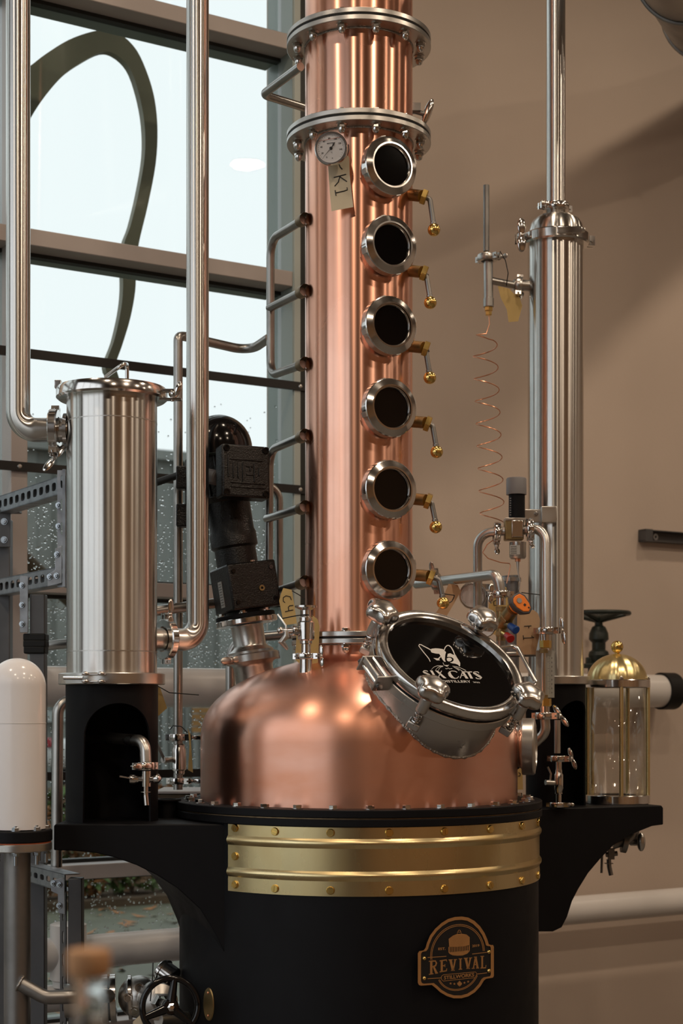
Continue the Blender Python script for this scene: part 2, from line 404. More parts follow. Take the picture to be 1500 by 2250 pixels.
# raindrops on the outside of the panes
b = MB(); pn = 0; rnd = random.Random(5)
while pn < 7600:
    px = rnd.uniform(-130, 665); py = rnd.uniform(880, 2060)
    if py < 1480: dens = max(0.0, min(1.0, (py-930)/300))**1.5 + .04
    elif py < 1560: dens = .05
    else: dens = .45
    if px > 600 and py < 1300: dens += .12
    if rnd.random() > dens: continue
    c = wpt(px, py, .003); r = rnd.uniform(.0020, .0040)*(1.35 if rnd.random() < .15 else 1)
    M = frame(c, -NV) @ Matrix.Diagonal((rnd.uniform(.8,1.2), rnd.uniform(.8,1.3), .7, 1))
    b.lathe([(0,-r*.05),(r,0),(r*.9,r*.4),(r*.55,r*.8),(0,r)], M, 8); pn += 1
part('raindrops', b, 'water_drop', win, kind='stuff', sharp=80)
# ---- window_2 in the left end wall (outside the frame, lights the still from the left)
w2 = bpy.data.objects.new('window_2', None); link(w2, None, T(W(TL, (LO0+LO1)/2, LZ0))); w2['kind'] = 'structure'
nb = 4
for i in range(nb+1):
    o = LO0+(LO1-LO0-.06)*i/nb
    b = MB(); wbox(b, TL-.13, TL-.01, o, o+.06, LZ0, LZ1); part('mullion', b, 'frame_brown', w2)
    if i < nb:
        o2 = LO0+(LO1-LO0-.06)*(i+1)/nb
        for z in (LZ0, 2.2, LZ1-.06):
            b = MB(); wbox(b, TL-.13, TL-.01, o+.06, o2, z, z+.06); part('transom', b, 'frame_brown', w2)
        for z0, z1 in ((LZ0+.06, 2.2), (2.26, LZ1-.06)):
            b = MB(); wbox(b, TL-.08, TL-.07, o+.06, o2, z0, z1); part('pane', b, 'clear_pane', w2)
# ------------------------------------------------------------------ outside
GZ = .28
b = MB(); wbox(b, -70, 60, -60, -.2, GZ-.3, GZ); wbox(b, -70, TL-.2, -.2, 60, GZ-.3, GZ)
o = part('ground_outside', b, 'pavement'); o['kind'] = 'structure'
gb = wpt(300, 1992, 0); kb = on_plane(300, 1990, Vector((0,0,GZ)), Vector((0,0,1)))
off_bed = (kb-P0).dot(NV)
b = MB(); wbox(b, -16, 10, off_bed-4.5, off_bed, GZ, GZ+.05); o = part('ground_bed', b, 'soil'); o['kind'] = 'structure'
# corrugated warehouse across the yard
OB = -13.0; zr = wz(350, 1016, OB)
bl = thing('warehouse', 'long grey-green corrugated metal building seen beyond the rainy window', 'building', W(-4, OB, GZ))
prof = []; t = -14.0
while t < 14:
    prof += [(t,0),(t+.18,0),(t+.22,.07),(t+.40,.07)]; t += .44
b = MB(); n = len(prof)
b.add([W(p[0],OB+p[1],GZ) for p in prof]+[W(p[0],OB+p[1],zr) for p in prof], [(i,i+1,n+i+1,n+i) for i in range(n-1)])
part('wall', b, 'cladding', bl, sharp=20)
b = MB(); wbox(b, -14.2, 14.2, OB-6, OB+.25, zr, zr+.12); part('roof', b, 'cladding', bl)
b = MB(); wbox(b, -14.2, 14.2, OB+.07, OB+.11, GZ+1.05, GZ+1.18); part('trim_rail', b, 'cladding_light', bl)
# the pale panels, orange crate and parked car glimpsed low between the pipes
cb = thing('corrugated_fence', 'pale green corrugated metal fence outside, behind the thin drain pipe', 'fence', W(-1.6, off_bed-2.6, GZ))
for k in range(9):
    c = V(312+k*17, 1575, 13.0); z1 = V(0, 1552, 13.0).z
    b = MB(); b.lathe([(.035,GZ+.4),(.035,z1)], T((c.x,c.y,0)), 10); part('panel', b, 'cladding_light' if k % 2 else 'cladding', cb)
ob = thing('orange_crate', 'weathered orange crate outside the window, left of the copper dome', 'crate', Vector((*V(437,1555,12.5).xy, GZ)))
for k in range(4):
    A = V(424, 1609-14*k, 12.5); B = V(466, 1597-14*k, 12.5)
    b = MB(); b.box(((A.x+B.x)/2, 12.6, (A.z+B.z)/2), (B.x-A.x, .4, (B.z-A.z)*.94)); part('board', b, 'crate_orange', ob)
cr = thing('parked_car', 'blurred pale car with red tail lights parked outside the window', 'car', Vector((*V(380,1555,14).xy, GZ)))
def carbox(px0,px1,py0,py1,Y,dy,name,m,bev=.05):
    A = V(px0,py1,Y); B = V(px1,py0,Y); b = MB(); b.box(((A.x+B.x)/2, Y+dy/2, (A.z+B.z)/2), (B.x-A.x, dy, B.z-A.z)); return part(name, b, m, cr, bev=bev)
carbox(95,520,1625,1690,13.2,1.6,'body','car_white',.09); carbox(160,470,1600,1628,13.4,1.3,'cabin','cladding',.08)
carbox(420,470,1655,1668,13.17,.08,'tail_light','car_red',.01); carbox(97,112,1622,1642,13.17,.08,'tail_light','car_red',.01)
for px in (170, 440):
    b = MB(); c = V(px,1690,13.3); b.cyl(c, c+Vector((0,.2,0)), .22, 20); part('wheel', b, 'black_rubber', cr)
# shrubs in the bed
def shrub(c, rx, rz, n, mats, label, seed):
    r = random.Random(seed); t = thing('shrub', label, 'shrub', c, 'shrubs in the bed outside the window')
    mbs = [MB() for _ in mats]
    for i in range(n):
        a = r.uniform(0, 2*math.pi); u = r.random()**.5; z = r.uniform(.05, 1)
        p = Vector(c)+Vector((math.cos(a)*rx*u*(1.15-.5*z), math.sin(a)*rx*u*(1.15-.5*z), rz*z))
        ax = Vector((r.gauss(0,1), r.gauss(0,1), r.gauss(0,1)+.6)); s = r.uniform(.03,.06)
        M = frame(p, ax, Vector((r.gauss(0,1), r.gauss(0,1), .3)))
        mbs[r.randrange(len(mats))].add([(-s*.4,0,0),(0,-s,0),(s*.4,0,.008),(0,s,0)], [(0,1,2,3)], M)
    for m, q in zip(mats, mbs): part('foliage', q, m, t, recalc=False, kind='stuff')
    b = MB()
    for k in range(7):
        a = k*.9; e = Vector(c)+Vector((math.cos(a)*rx*.6, math.sin(a)*rx*.6, rz*.85)); b.tube([c, Vector(c)+(e-Vector(c))*.5+Vector((0,0,.05)), e], .010, 5)
    part('stem', b, 'bark', t)
SH = [(70,0,'rust-leaved shrub outside, nearest the white domed tank',('leaf_rust','leaf_brown')),
      (185,0,'brown and rust shrub outside, left half of the view under the left bracket',('leaf_brown','leaf_rust','leaf_green')),
      (290,0,'green shrub outside, seen under the curve of the left bracket',('leaf_green','leaf_green','leaf_brown')),
      (400,0,'rust brown shrub outside, behind the thin drain pipe and its valve',('leaf_rust','leaf_brown')),
      (-45,0,'mixed brown shrub outside, just left of the white domed tank',('leaf_brown','leaf_rust')),
      (-160,0,'green and brown shrub outside, leftmost of the front row',('leaf_green','leaf_brown')),
      (15,.55,'rust shrub outside in the back row, behind the white domed tank',('leaf_rust','leaf_brown')),
      (130,.55,'dull green shrub outside in the back row, between tank and pedestal',('leaf_green','leaf_brown')),
      (245,.55,'rust shrub outside in the back row, above the left bracket curve',('leaf_rust','leaf_brown')),
      (350,.55,'brown shrub outside in the back row, right of the green one',('leaf_brown','leaf_rust'))]
for i, (px, bk, lab, ms) in enumerate(SH):
    p = wpt(px, CY, off_bed-.22-bk); p.z = GZ+.05
    shrub(p, .135, .64 if bk else .56, 800, ms, lab, 20+i)
b = MB(); r = random.Random(9)
for i in range(170):
    p = wpt(r.uniform(-40, 480), CY, r.uniform(off_bed, -.3)); p.z = GZ+.006; s = r.uniform(.03,.06)
    b.add([(-s*.5,0,0),(0,-s,.004),(s*.5,0,0),(0,s,.01)], [(0,1,2,3)], frame(p, (r.gauss(0,.2), r.gauss(0,.2), 1), (r.gauss(0,1), r.gauss(0,1), 0)))
o = part('fallen_leaves', b, 'leaf_rust', recalc=False); props(o, 'orange fallen leaves scattered on the wet pavement outside', 'leaves', None, 'stuff')
pl = [wpt(20,1195,-2.0), wpt(160,1325,-2.0), wpt(260,1420,-2.0)]
b = MB(); b.tube(pl, .035, 10); o = part('leaning_branch', b, 'bark', None, loc=pl[2]); props(o, 'mossy branch leaning across outside the lower left window', 'branch')
# curved ribbon sculpture outside the upper window
outer = [(-262,960),(-250,800),(-215,620),(-165,450),(-110,335),(-60,262),(-30,222),(0,192),(34,166),(66,145),(100,119),(150,88),(200,70),(235,66),(265,75),(300,110),(325,165),(340,220),(346,285),(342,360),(325,450),(305,535),(299,590),(297,640),(286,700),(268,760),(255,800),(262,832)]
inner = [(-232,965),(-205,860),(-170,780),(-130,715),(-95,660),(-60,600),(-30,500),(0,440),(34,330),(66,262),(100,210),(140,165),(182,135),(225,114),(255,120),(285,150),(305,205),(317,270),(318,340),(305,420),(287,495),(273,535),(270,590),(270,640),(264,690),(250,750),(231,806),(248,836)]
def crom(P, k=4):
    Q = []
    for i in range(len(P)-1):
        p0, p1, p2, p3 = [Vector(P[min(max(j,0),len(P)-1)]) for j in (i-1,i,i+1,i+2)]
        for q in range(k):
            t = q/k; Q.append(tuple(.5*((2*p1)+(p2-p0)*t+(2*p0-5*p1+4*p2-p3)*t*t+(3*p1-p0-3*p2+p3)*t**3)))
    return Q+[P[-1]]
outer, inner = crom(outer), crom(inner)
b = MB(); OS = -.45; n = len(outer)
A = [wpt(*p, OS) for p in outer]; B = [wpt(*p, OS) for p in inner]; sh = -NV*.035
b.add(A+B+[p+sh for p in A]+[p+sh for p in B], [q for i in range(n-1) for q in ((i,i+1,n+i+1,n+i),(2*n+i,3*n+i,3*n+i+1,2*n+i+1),(i,2*n+i,2*n+i+1,i+1),(n+i,n+i+1,3*n+i+1,3*n+i))]+[(0,n,3*n,2*n),(n-1,3*n-1,4*n-1,2*n-1)])
o = part('ribbon_sculpture', b, 'sculpt_green', None, bev=0, sharp=30, loc=A[-1]); props(o, 'large olive-grey curved loop ribbon mounted outside the tall window', 'sculpture')
# ------------------------------------------------------------------ ceiling lamps (real fixtures above the frame)
def lamp(t, off, label, power=1.0):
    c = W(t, off, 5.15); L = thing('high_bay_lamp', label, 'lamp', c, 'high bay lamps under the ceiling')
    b = MB(); b.lathe([(0,.16),(.08,.16),(.10,.10),(.19,.06),(.20,0),(.185,0),(.17,.045),(0,.045)], T(c), 28); part('housing', b, 'black_coat', L)
    b = MB(); b.cyl(c+Vector((0,0,.16)), (c.x,c.y,CEIL), .012, 8); part('stem', b, 'steel_dark', L)
    ld = bpy.data.lights.new('lamp_light', 'AREA'); ld.shape = 'DISK'; ld.size = .22; ld.energy = LAMP_W*power; ld.color = (1.0, .80, .60)
    lo = bpy.data.objects.new('lamp_light', ld); link(lo, L, T(c+Vector((0,0,.03))))
k = 0
for t in (-3.6, -.9, 1.8, 4.4):
    for off, pw in ((1.9, .8), (4.3, 1.0), (6.8, 1.0)):
        k += 1; row = {1.9:'nearest the window wall', 4.3:'in the middle row', 6.8:'in the rear row'}[off]
        lamp(t, off, '%s black high bay lamp %s' % (('leftmost','inner left','inner right','rightmost')[(-3.6,-.9,1.8,4.4).index(t)], row), pw*(.5 if t > 4 else 1))
# ------------------------------------------------------------------ the kettle
KX, KY = .0489, 4.5
K = Vector((KX, KY, 0))
def KP(deg, R, z): a = math.radians(deg); return Vector((KX+R*math.sin(a), KY-R*math.cos(a), z))
def KN(deg): a = math.radians(deg); return Vector((math.sin(a), -math.cos(a), 0))
ket = thing('still_kettle', 'large pot still kettle with copper dome on a matte black drum base', 'still', K)
SHZ = 1.197
b = MB(); b.lathe([(0,.0),(.504,.0),(.504,1.200),(0,1.2)], T(K), 128); part('drum_base', b, 'black_coat', ket, label='matte black cylindrical drum base')
b = MB(); b.ring(.40,.514,1.200,1.2195,T(K),128,.002); part('drum_rim', b, 'black_coat', ket)
b = MB(); b.ring(.40,.508,1.2195,1.2225,T(K),128); part('rim_gasket', b, 'bronze_braze', ket)
b = MB(); b.ring(.40,.514,1.2225,1.243,T(K),128,.002); part('clamp_rim', b, 'black_coat', ket)
for i in range(32): inst('rim_bolt', ME_HEX, ket, frame(KP(2.8+11.25*i,.478,1.243),(0,0,1)) @ RZ(i*1.3) @ Matrix.Scale(1.25,4))
# brass band with two rolled beads
z0, z1 = 1.026, 1.199; prof = [(.504,z0),(.5065,z0)]
for zb in (1.076, 1.158): prof += [(.5065,zb-.0125),(.5085,zb-.009),(.5118,zb-.004),(.5125,zb),(.5118,zb+.004),(.5085,zb+.009),(.5065,zb+.0125)]
prof += [(.5065,z1),(.504,z1)]
b = MB(); b.lathe(prof, T(K), 120, math.radians(-42.6-90), math.radians(113-90)); bb = part('brass_band', b, 'brass', ket, label='tarnished brass band with rolled beads', sharp=25)
for i in range(9):
    th = -25.4+16.7*i
    for z in (1.186, 1.041): inst('brass_screw', ME_SLOT, bb, frame(KP(th,.5065,z), KN(th)) @ RZ(i*1.7+z*9))
for z in (1.190, 1.117, 1.044): inst('brass_screw', ME_SLOT, bb, frame(KP(-39.6,.5065,z), KN(-39.6)) @ RZ(z*13))
# left bracket
fl = [(118,1868),(165,1870),(210,1874),(255,1885),(300,1901),(345,1923),(390,1952),(440,1998),(475,2055),(500,2108)]
YA, YB = 4.14, 4.45
A = [V(x,y,YA) for x,y in fl]; xl = A[0].x
sB = (-.44-xl)/(A[-1].x-xl); Bk = [Vector((xl+(p.x-xl)*sB, YB, p.z)) for p in A]
def closeprof(P, xin, Y, top):
    return [Vector((P[0].x+.004, Y, top)), Vector((P[0].x, Y, top-.004))]+[p.copy() for p in P]+[Vector((xin, Y, P[-1].z)), Vector((xin, Y, top))]
b = MB(); b.loft(closeprof(A, -.20, YA, SHZ), closeprof(Bk, -.20, YB, SHZ)); part('bracket', b, 'black_coat', ket, bev=.003, sharp=30, label='curved black support bracket under the left condenser')
# right bracket
RA = Vector((.60,4.78,0)); RE = Vector((.927,.375,0)).normalized(); RG = Vector((-RE.y,RE.x,0)); 
fr = [(1457,1812),(1433,1815),(1391,1832),(1348,1857),(1319,1887),(1292,1919),(1271,1953),(1257,1980),(1246,2015),(1234,2038),(1215,2047),(1183,2047)]
A = [on_plane(x,y,RA,RG) for x,y in fr]
e0 = A[0].copy(); top = Vector((e0.x,e0.y,SHZ)); inn = RA-RE*.22
PA = [top-RE*.006, top-Vector((0,0,.008))]+A+[Vector((inn.x,inn.y,A[-1].z)), Vector((inn.x,inn.y,SHZ))]
b = MB(); b.loft(PA, [p+RG*.30 for p in PA]); part('bracket', b, 'black_coat', ket, bev=.003, sharp=30, label='curved black support bracket under the right condenser')
# copper dome
dome = [(.4455,1.243),(.4455,1.40)]
for r,z in ((.4452,1.425),(.441,1.455),(.432,1.481),(.415,1.508),(.392,1.532),(.355,1.560),(.31,1.585),(.26,1.605),(.215,1.618),(.18,1.627),(.162,1.637),(.1535,1.652),(.1525,1.69)): dome.append((r,z))
def smooth_prof(P, it=2):
    for _ in range(it):
        Q = [P[0]]
        for a, c in zip(P[:-1], P[1:]): Q += [(a[0]*.75+c[0]*.25, a[1]*.75+c[1]*.25), (a[0]*.25+c[0]*.75, a[1]*.25+c[1]*.75)]
        P = Q+[P[-1]]
    return P
b = MB(); b.lathe(smooth_prof(dome), T(K), 128); part('copper_dome', b, 'copper_dome', ket, sharp=60, label='brushed copper dome with satin patina')
# side sight glass on the right of the dome
pos = KP(88, .4455, wzz := 1.5+(1555-1640)*4.5/F); ax = KN(80)
b = MB(); b.lathe([(.072,-.03),(.066,0),(.06,.008),(.063,.012),(.063,.02)], frame(pos, ax), 40); sg = part('porthole', b, 'steel_polished', ket, label='steel ringed sight glass on the right side')
b = MB(); b.lathe([(.056,.015),(.079,.015),(.080,.018),(.080,.046),(.077,.050),(.056,.054),(.053,.046),(.056,.015)], frame(pos, ax), 64); part('ring_nut', b, 'steel', sg, sharp=10)
b = MB(); b.lathe([(0,.044),(.055,.044)], frame(pos, ax), 32); part('glass', b, 'dark_glass', sg)
# oval brass plates low on the drum, left
for th, z in ((-52, .72), (-52, .665)):
    M = frame(KP(th,.504,z), KN(th)) @ Matrix.Diagonal((.55,1,1,1))
    if z > .7:
        b = MB(); b.lathe([(0,.003),(.042,.003),(.044,0)], M, 28); pp = part('oval_plate', b, 'brass_dull', ket)
        for s in (-.03, .03): b = MB(); b.sphere((0,s,.004), .004, 10, 6, (1.6,1,.6), M); part('rivet', b, 'copper_wire', pp)
# ------------------------------------------------------------------ manway on the dome
MS = 1.028; MC = V(985, 1464, 4.165); MN = Vector((.36,-.56,.745)).normalized()
MF = frame(MC, MN) @ Matrix.Scale(MS, 4)
def lid_xy(px, py, h=0.0): return on_plane(px, py, MC+MN*h, MN)
NR = .182
# neck: cylinder whose lower edge follows the dome
def dome_r(z):
    P = dome
    for a, c in zip(P[:-1], P[1:]):
        if a[1] <= z <= c[1]: return a[0]+(c[0]-a[0])*(z-a[1])/(c[1]-a[1]+1e-9)
    return .4455 if z < 1.25 else .15
def hit_dome(p):
    q = p.copy()
    for i in range(500):
        q = p-MN*(i*.001)
        if Vector((q.x-KX, q.y-KY)).length < dome_r(q.z): return i*.001
    return .3
b = MB(); seg = 96; top = []; bot = []
for k in range(seg):
    a = 2*math.pi*k/seg; p = MF @ Vector((NR*math.cos(a), NR*math.sin(a), -.03)); top.append(p); bot.append(p-MN*(hit_dome(p)+.006))
b.add(top+bot, [(k,(k+1)%seg,seg+(k+1)%seg,seg+k) for k in range(seg)]); man = part('manway', b, 'steel', ket, label='round steel manway with printed glass lid', sharp=60)
b = MB(); P = [p+MN*.006 for p in bot]; b.tube(P+[P[0], P[1]], [.0042+.0016*math.sin(i*2.4) for i in range(seg+2)], 7, cap=False); part('weld_bead', b, 'weld', man, sharp=80)
b = MB(); b.ring(.17,.2015,-.040,-.014,MF,80,.002); part('counter_flange', b, 'steel', man)
b = MB(); b.ring(.17,.1955,-.014,-.006,MF,80); part('lid_gasket', b, 'black_rubber', man)
b = MB(); b.lathe([(.170,-.006),(.201,-.006),(.2025,-.004),(.2025,.018),(.2005,.021),(.186,.023),(.174,.017),(.172,.004),(.170,-.006)], MF, 96); part('lid_ring', b, 'steel_polished', man)
b = MB(); b.lathe([(0,.006),(.1735,.006),(.1735,-.004),(0,-.004)], MF, 64); part('lid_glass', b, 'dark_glass', man, label='dark glass lid')
# printed cat emblem and lettering, traced from the photograph onto the glass plane
HP = .0072
def lz(p): return lid_xy(890+p[0]/7.5, 1390+p[1]/7.5, HP)
def flat(mb, poly):
    P = [lz(p) for p in poly]; n = len(P); mb.add(P, [tuple(range(n))]); return mb
def stroke(mb, pts, w, w1=None, z=lz):
    w1 = w if w1 is None else w1; n = len(pts); L = []; R_ = []
    for i, p in enumerate(pts):
        a = pts[max(i-1,0)]; c = pts[min(i+1,n-1)]; dx, dy = c[0]-a[0], c[1]-a[1]; l = math.hypot(dx,dy) or 1
        ww = (w+(w1-w)*i/(n-1))/2; L.append((p[0]-dy/l*ww, p[1]+dx/l*ww)); R_.append((p[0]+dy/l*ww, p[1]-dx/l*ww))
    P = [z(p) for p in L+R_]; mb.add(P, [(i,i+1,n+i+1,n+i) for i in range(n-1)]); return mb
b = MB()
# head in pieces so that ears, eye and the 6 stay dark
flat(b, [(415,275),(440,264),(500,258),(560,262),(622,272),(650,300),(672,322),(660,360),(655,410),(600,395),(560,350),(500,345),(440,330),(425,318)])
flat(b, [(560,350),(600,395),(655,410),(652,450),(668,480),(640,478),(610,440),(588,398)])
flat(b, [(700,350),(740,340),(790,365),(832,370),(855,415),(885,460),(905,500),(905,545),(895,560),(870,530),(825,512),(770,505),(735,492),(770,484),(795,462),(795,430),(765,405),(725,400),(690,402)])
stroke(b, [(412,478),(390,430),(350,380),(300,320),(255,262),(222,215),(232,194),(262,200),(320,232),(380,262),(425,290)], 13, 16)
stroke(b, [(640,290),(660,240),(690,212),(722,212),(755,240),(790,300),(815,365),(840,400)], 16, 18)
flat(b, [(683,425),(720,412),(755,420),(772,445),(750,470),(715,476),(688,460)])
flat(b, [(462,418),(540,425),(575,390),(590,398),(555,440),(575,456),(520,458)])
flat(b, [(640,535),(720,535),(690,562)])
stroke(b, [(620,495),(640,535),(690,560),(720,530)], 7); stroke(b, [(662,590),(690,598),(705,580),(725,598),(775,590)], 8)
for q in ([(430,610),(470,568),(530,545),(622,550)], [(495,622),(530,580),(570,556),(622,553)], [(540,640),(560,590),(590,565),(625,556)],
          [(775,552),(850,560),(930,590),(1000,626)], [(790,562),(850,580),(905,612),(965,650)], [(800,570),(840,590),(890,625)]): stroke(b, q, 4, 9)
# SIX CATS
stroke(b, [(372,640),(345,628),(310,628),(292,645),(310,662),(360,680),(400,695),(412,712)], 12, 18); flat(b, [(295,650),(318,642),(395,680),(420,700),(410,718),(320,672)])
flat(b, [(405,622),(448,624),(505,722),(470,722)]); flat(b, [(492,625),(535,627),(680,752),(632,750)]); stroke(b, [(600,628),(570,680),(548,735)], 13)
stroke(b, [(855,655),(820,636),(770,632),(725,645),(708,670),(722,710),(760,742),(815,756),(860,748),(882,720)], 11, 12); flat(b, [(712,650),(740,640),(760,690),(800,735),(840,757),(780,752),(728,715),(708,680)])
stroke(b, [(905,752),(925,700),(945,640)], 13); flat(b, [(925,636),(960,636),(1042,757),(995,757)]); stroke(b, [(920,705),(995,708)], 9)
stroke(b, [(955,645),(1100,648)], 14); flat(b, [(1012,640),(1052,640),(1118,757),(1075,757)])
stroke(b, [(1215,668),(1195,648),(1150,645),(1120,655),(1125,675),(1165,695),(1230,715),(1262,740),(1240,762),(1190,760),(1160,742)], 11, 13); flat(b, [(1118,662),(1150,660),(1240,710),(1268,740),(1240,750),(1150,698)])
part('cat_emblem', b, 'white_print', man, recalc=False, label='white cat face emblem with SIX CATS lettering')
# DISTILLERY 2022 along the same baseline
def lid_text(s, x0, x1, yb, size, bold):
    A, B = lz((x0,yb)), lz((x1,yb+6)); u = (B-A).normalized(); v = MN.cross(u)
    M = Matrix((u, v, MN)).transposed().to_4x4(); M.translation = (A+B)/2
    mb = text_mb(s, size, Matrix.Identity(4), .0002, bold); xs = [p.x for p in mb.v]; k = (B-A).length/(max(xs)-min(xs)); mid = (max(xs)+min(xs))/2
    mb.v = [M @ Vector(((p.x-mid)*k, p.y, p.z)) for p in mb.v]; return mb
part('lettering', lid_text('DISTILLERY', 608, 1078, 804, .0125, .0001), 'white_print', man)
part('lettering', lid_text('2022', 1118, 1228, 818, .0075, 0), 'white_print', man)
# star knobs with swing bolts
def knob_at(px, py, kpx, kpy):
    p = lid_xy(px, py, .02); d = (p-MC); d = (d-MN*d.dot(MN)).normalized(); base = MC+d*.219-MN*.010
    b = MB(); b.cyl(base-MN*.075, base+MN*.03, .0055, 10)
    pts = [base+MN*(-.055+.0016*i)+(d*math.cos(i*.9)+MN.cross(d)*math.sin(i*.9))*.0095 for i in range(28)]
    b.tube(pts, .0018, 6)
    s = part('swing_bolt', b, 'steel_polished', man)
    b = MB(); b.box((0,0,0), (.034,.030,.020), Matrix((MN.cross(d), d, MN)).transposed().to_4x4()); b.v = [v+base-d*.006-MN*.060 for v in b.v]
    part('lug', b, 'steel', man, bev=.003)
    b = MB(); b.cyl(base-MN*.012, base+MN*.034, .0155, 20, bev=.002); b.box((0,0,0), (.026,.028,.026), Matrix((MN.cross(d), d, MN)).transposed().to_4x4() @ T((0,-.012,.008))); 
    b.v = b.v[:-8]+[v+base for v in b.v[-8:]]; part('bolt_sleeve', b, 'steel', man, bev=.002)
    b = MB(); pr = [(0,.036),(.012,.036),(.0135,.043),(.030,.043),(.038,.047),(.0425,.056),(.0425,.067),(.0385,.077),(.030,.083),(.016,.0865),(0,.087)]
    lob = lambda a, z: 1+.11*math.cos(5*a+.6)*min(1, max(0, (z-.040)/.01))*max(0, min(1, (.0885-z)/.014))
    b.lathe(smooth_prof(pr, 1), frame(base, MN, d), 60, mod=lob); part('star_knob', b, 'steel_satin', man, sharp=75)
knob_at(848, 1376, 0, 0); knob_at(1046, 1385, 0, 0); knob_at(925, 1556, 0, 0); knob_at(1134, 1540, 0, 0)
# hinge on the left
p = lid_xy(838, 1468, .0); d = (p-MC); d = (d-MN*d.dot(MN)).normalized(); t = MN.cross(d)
HM = Matrix((t, d, MN)).transposed().to_4x4(); HM.translation = MC+d*.235-MN*.012
b = MB()
for s in (-1,1): b.box((s*.040,-.006,-.004), (.006,.055,.046), HM)
b.box((0,.016,.012), (.074,.006,.016), HM); hg = part('hinge', b, 'steel', man, bev=.002)
b = MB(); b.cyl(HM @ Vector((-.05,.010,-.008)), HM @ Vector((.05,.010,-.008)), .0055, 14); b.cyl(HM @ Vector((-.038,-.012,.012)), HM @ Vector((.038,-.012,.012)), .007, 14)
for s in (-1,1): b.hexp(HM @ Vector((s*.046,.010,-.008)), HM.to_3x3() @ Vector((s,0,0)), .010, .007)
part('hinge_pin', b, 'steel_polished', man)
# grab handle on the far right rim
q0, q1 = lid_xy(1102,1424,.012), lid_xy(1148,1512,.012); dd = ((q0+q1)/2-MC).normalized()
b = MB(); b.tube([q0-dd*.01, q0+dd*.040+MN*.012, q1+dd*.040+MN*.012, q1-dd*.01], .0055, 10, .018); part('grab_handle', b, 'steel_polished', man)
# ------------------------------------------------------------------ plaque on the drum
PTH = 28.7; PP = KP(PTH, .5085, 0); PN = KN(PTH)
def pz(h):
    def f(p): return on_plane(910+p[0]*185/1500, 2005+p[1]*200/1622, PP+PN*h, PN)
    return f
out = [(62,730),(85,690),(165,675),(200,630),(225,540),(280,410),(370,290),(480,190),(600,115),(720,80),(845,72),(960,90),(1070,150),(1170,245),(1250,365),(1300,480),(1325,565),(1365,580),(1400,578),(1416,610),(1416,1130),(1400,1160),(1280,1180),(1240,1210),(1180,1310),(1080,1420),(960,1495),(840,1528),(700,1528),(580,1490),(460,1420),(380,1345),(310,1290),(115,1303),(80,1290),(62,1250)]
cx0, cy0 = 745, 850
inr = [(cx0+(x-cx0)*.918, cy0+(y-cy0)*.925) for x, y in out]
b = MB(); f0, f1 = pz(0), pz(.004); n = len(out); b.loft([f0(p) for p in out], [f1(p) for p in out]); plq = part('plaque', b, 'plaque_black', ket, label='black and copper shield plaque reading REVIVAL STILLWORKS')
b = MB(); f2 = pz(.0062); f1 = pz(.0035)
b.add([f2(p) for p in out]+[f2(p) for p in inr]+[f1(p) for p in out]+[f1(p) for p in inr], [q for i in range(n) for q in ((i,(i+1)%n,n+(i+1)%n,n+i),(i,2*n+i,2*n+(i+1)%n,(i+1)%n),(n+i,n+(i+1)%n,3*n+(i+1)%n,3*n+i))])
part('plaque_border', b, 'plaque_copper', plq)
b = MB(); Z = pz(.0048)
def ell(cx, cy, rx, ry, a0, a1, sk=0.0, n=40):
    return [(cx+rx*math.cos(math.radians(a0+(a1-a0)*i/n)), cy-ry*math.sin(math.radians(a0+(a1-a0)*i/n))-sk*math.cos(math.radians(a0+(a1-a0)*i/n))) for i in range(n+1)]
for k in (0, 20): stroke(b, ell(768,745,480-k*1.15,530-k*1.3,2,186,42), 12, z=Z)
for k in (0, 20): stroke(b, ell(775,1020,375-k,368-k,203,338,40), 11, z=Z)
stroke(b, [(235,803),(570,780)], 13, z=Z); stroke(b, [(1030,740),(1300,708)], 13, z=Z); stroke(b, [(235,1180),(480,1165)], 13, z=Z); stroke(b, [(1105,1098),(1295,1075)], 13, z=Z)
box_ = [(480,1140),(515,1110),(1090,1058),(1108,1082),(1108,1118),(1085,1160),(515,1222),(482,1190),(480,1140)]; stroke(b, box_, 10, z=Z)
def pfl(poly): b.add([Z(p) for p in poly], [tuple(range(len(poly)))])
pfl([(610,470),(690,410),(760,382),(850,378),(930,392),(985,440),(985,580),(900,600),(760,612),(620,612)])
for i in range(13):
    x = 618+i*29; s = -.11*(x-620)*.5; pfl([(x,612+s*.8),(x+14,612+s*.8),(x+14,712+s*.6),(x,712+s*.6)])
pfl([(610,712),(985,672),(985,690),(940,735),(860,765),(760,770),(680,762),(625,735)]); stroke(b, [(612,612),(612,715)], 10, z=Z); stroke(b, [(982,580),(982,680)], 10, z=Z)
stroke(b, [(765,380),(765,352),(832,348),(832,378)], 9, z=Z); stroke(b, [(775,345),(785,318),(800,312),(815,318),(828,345)], 9, z=Z)
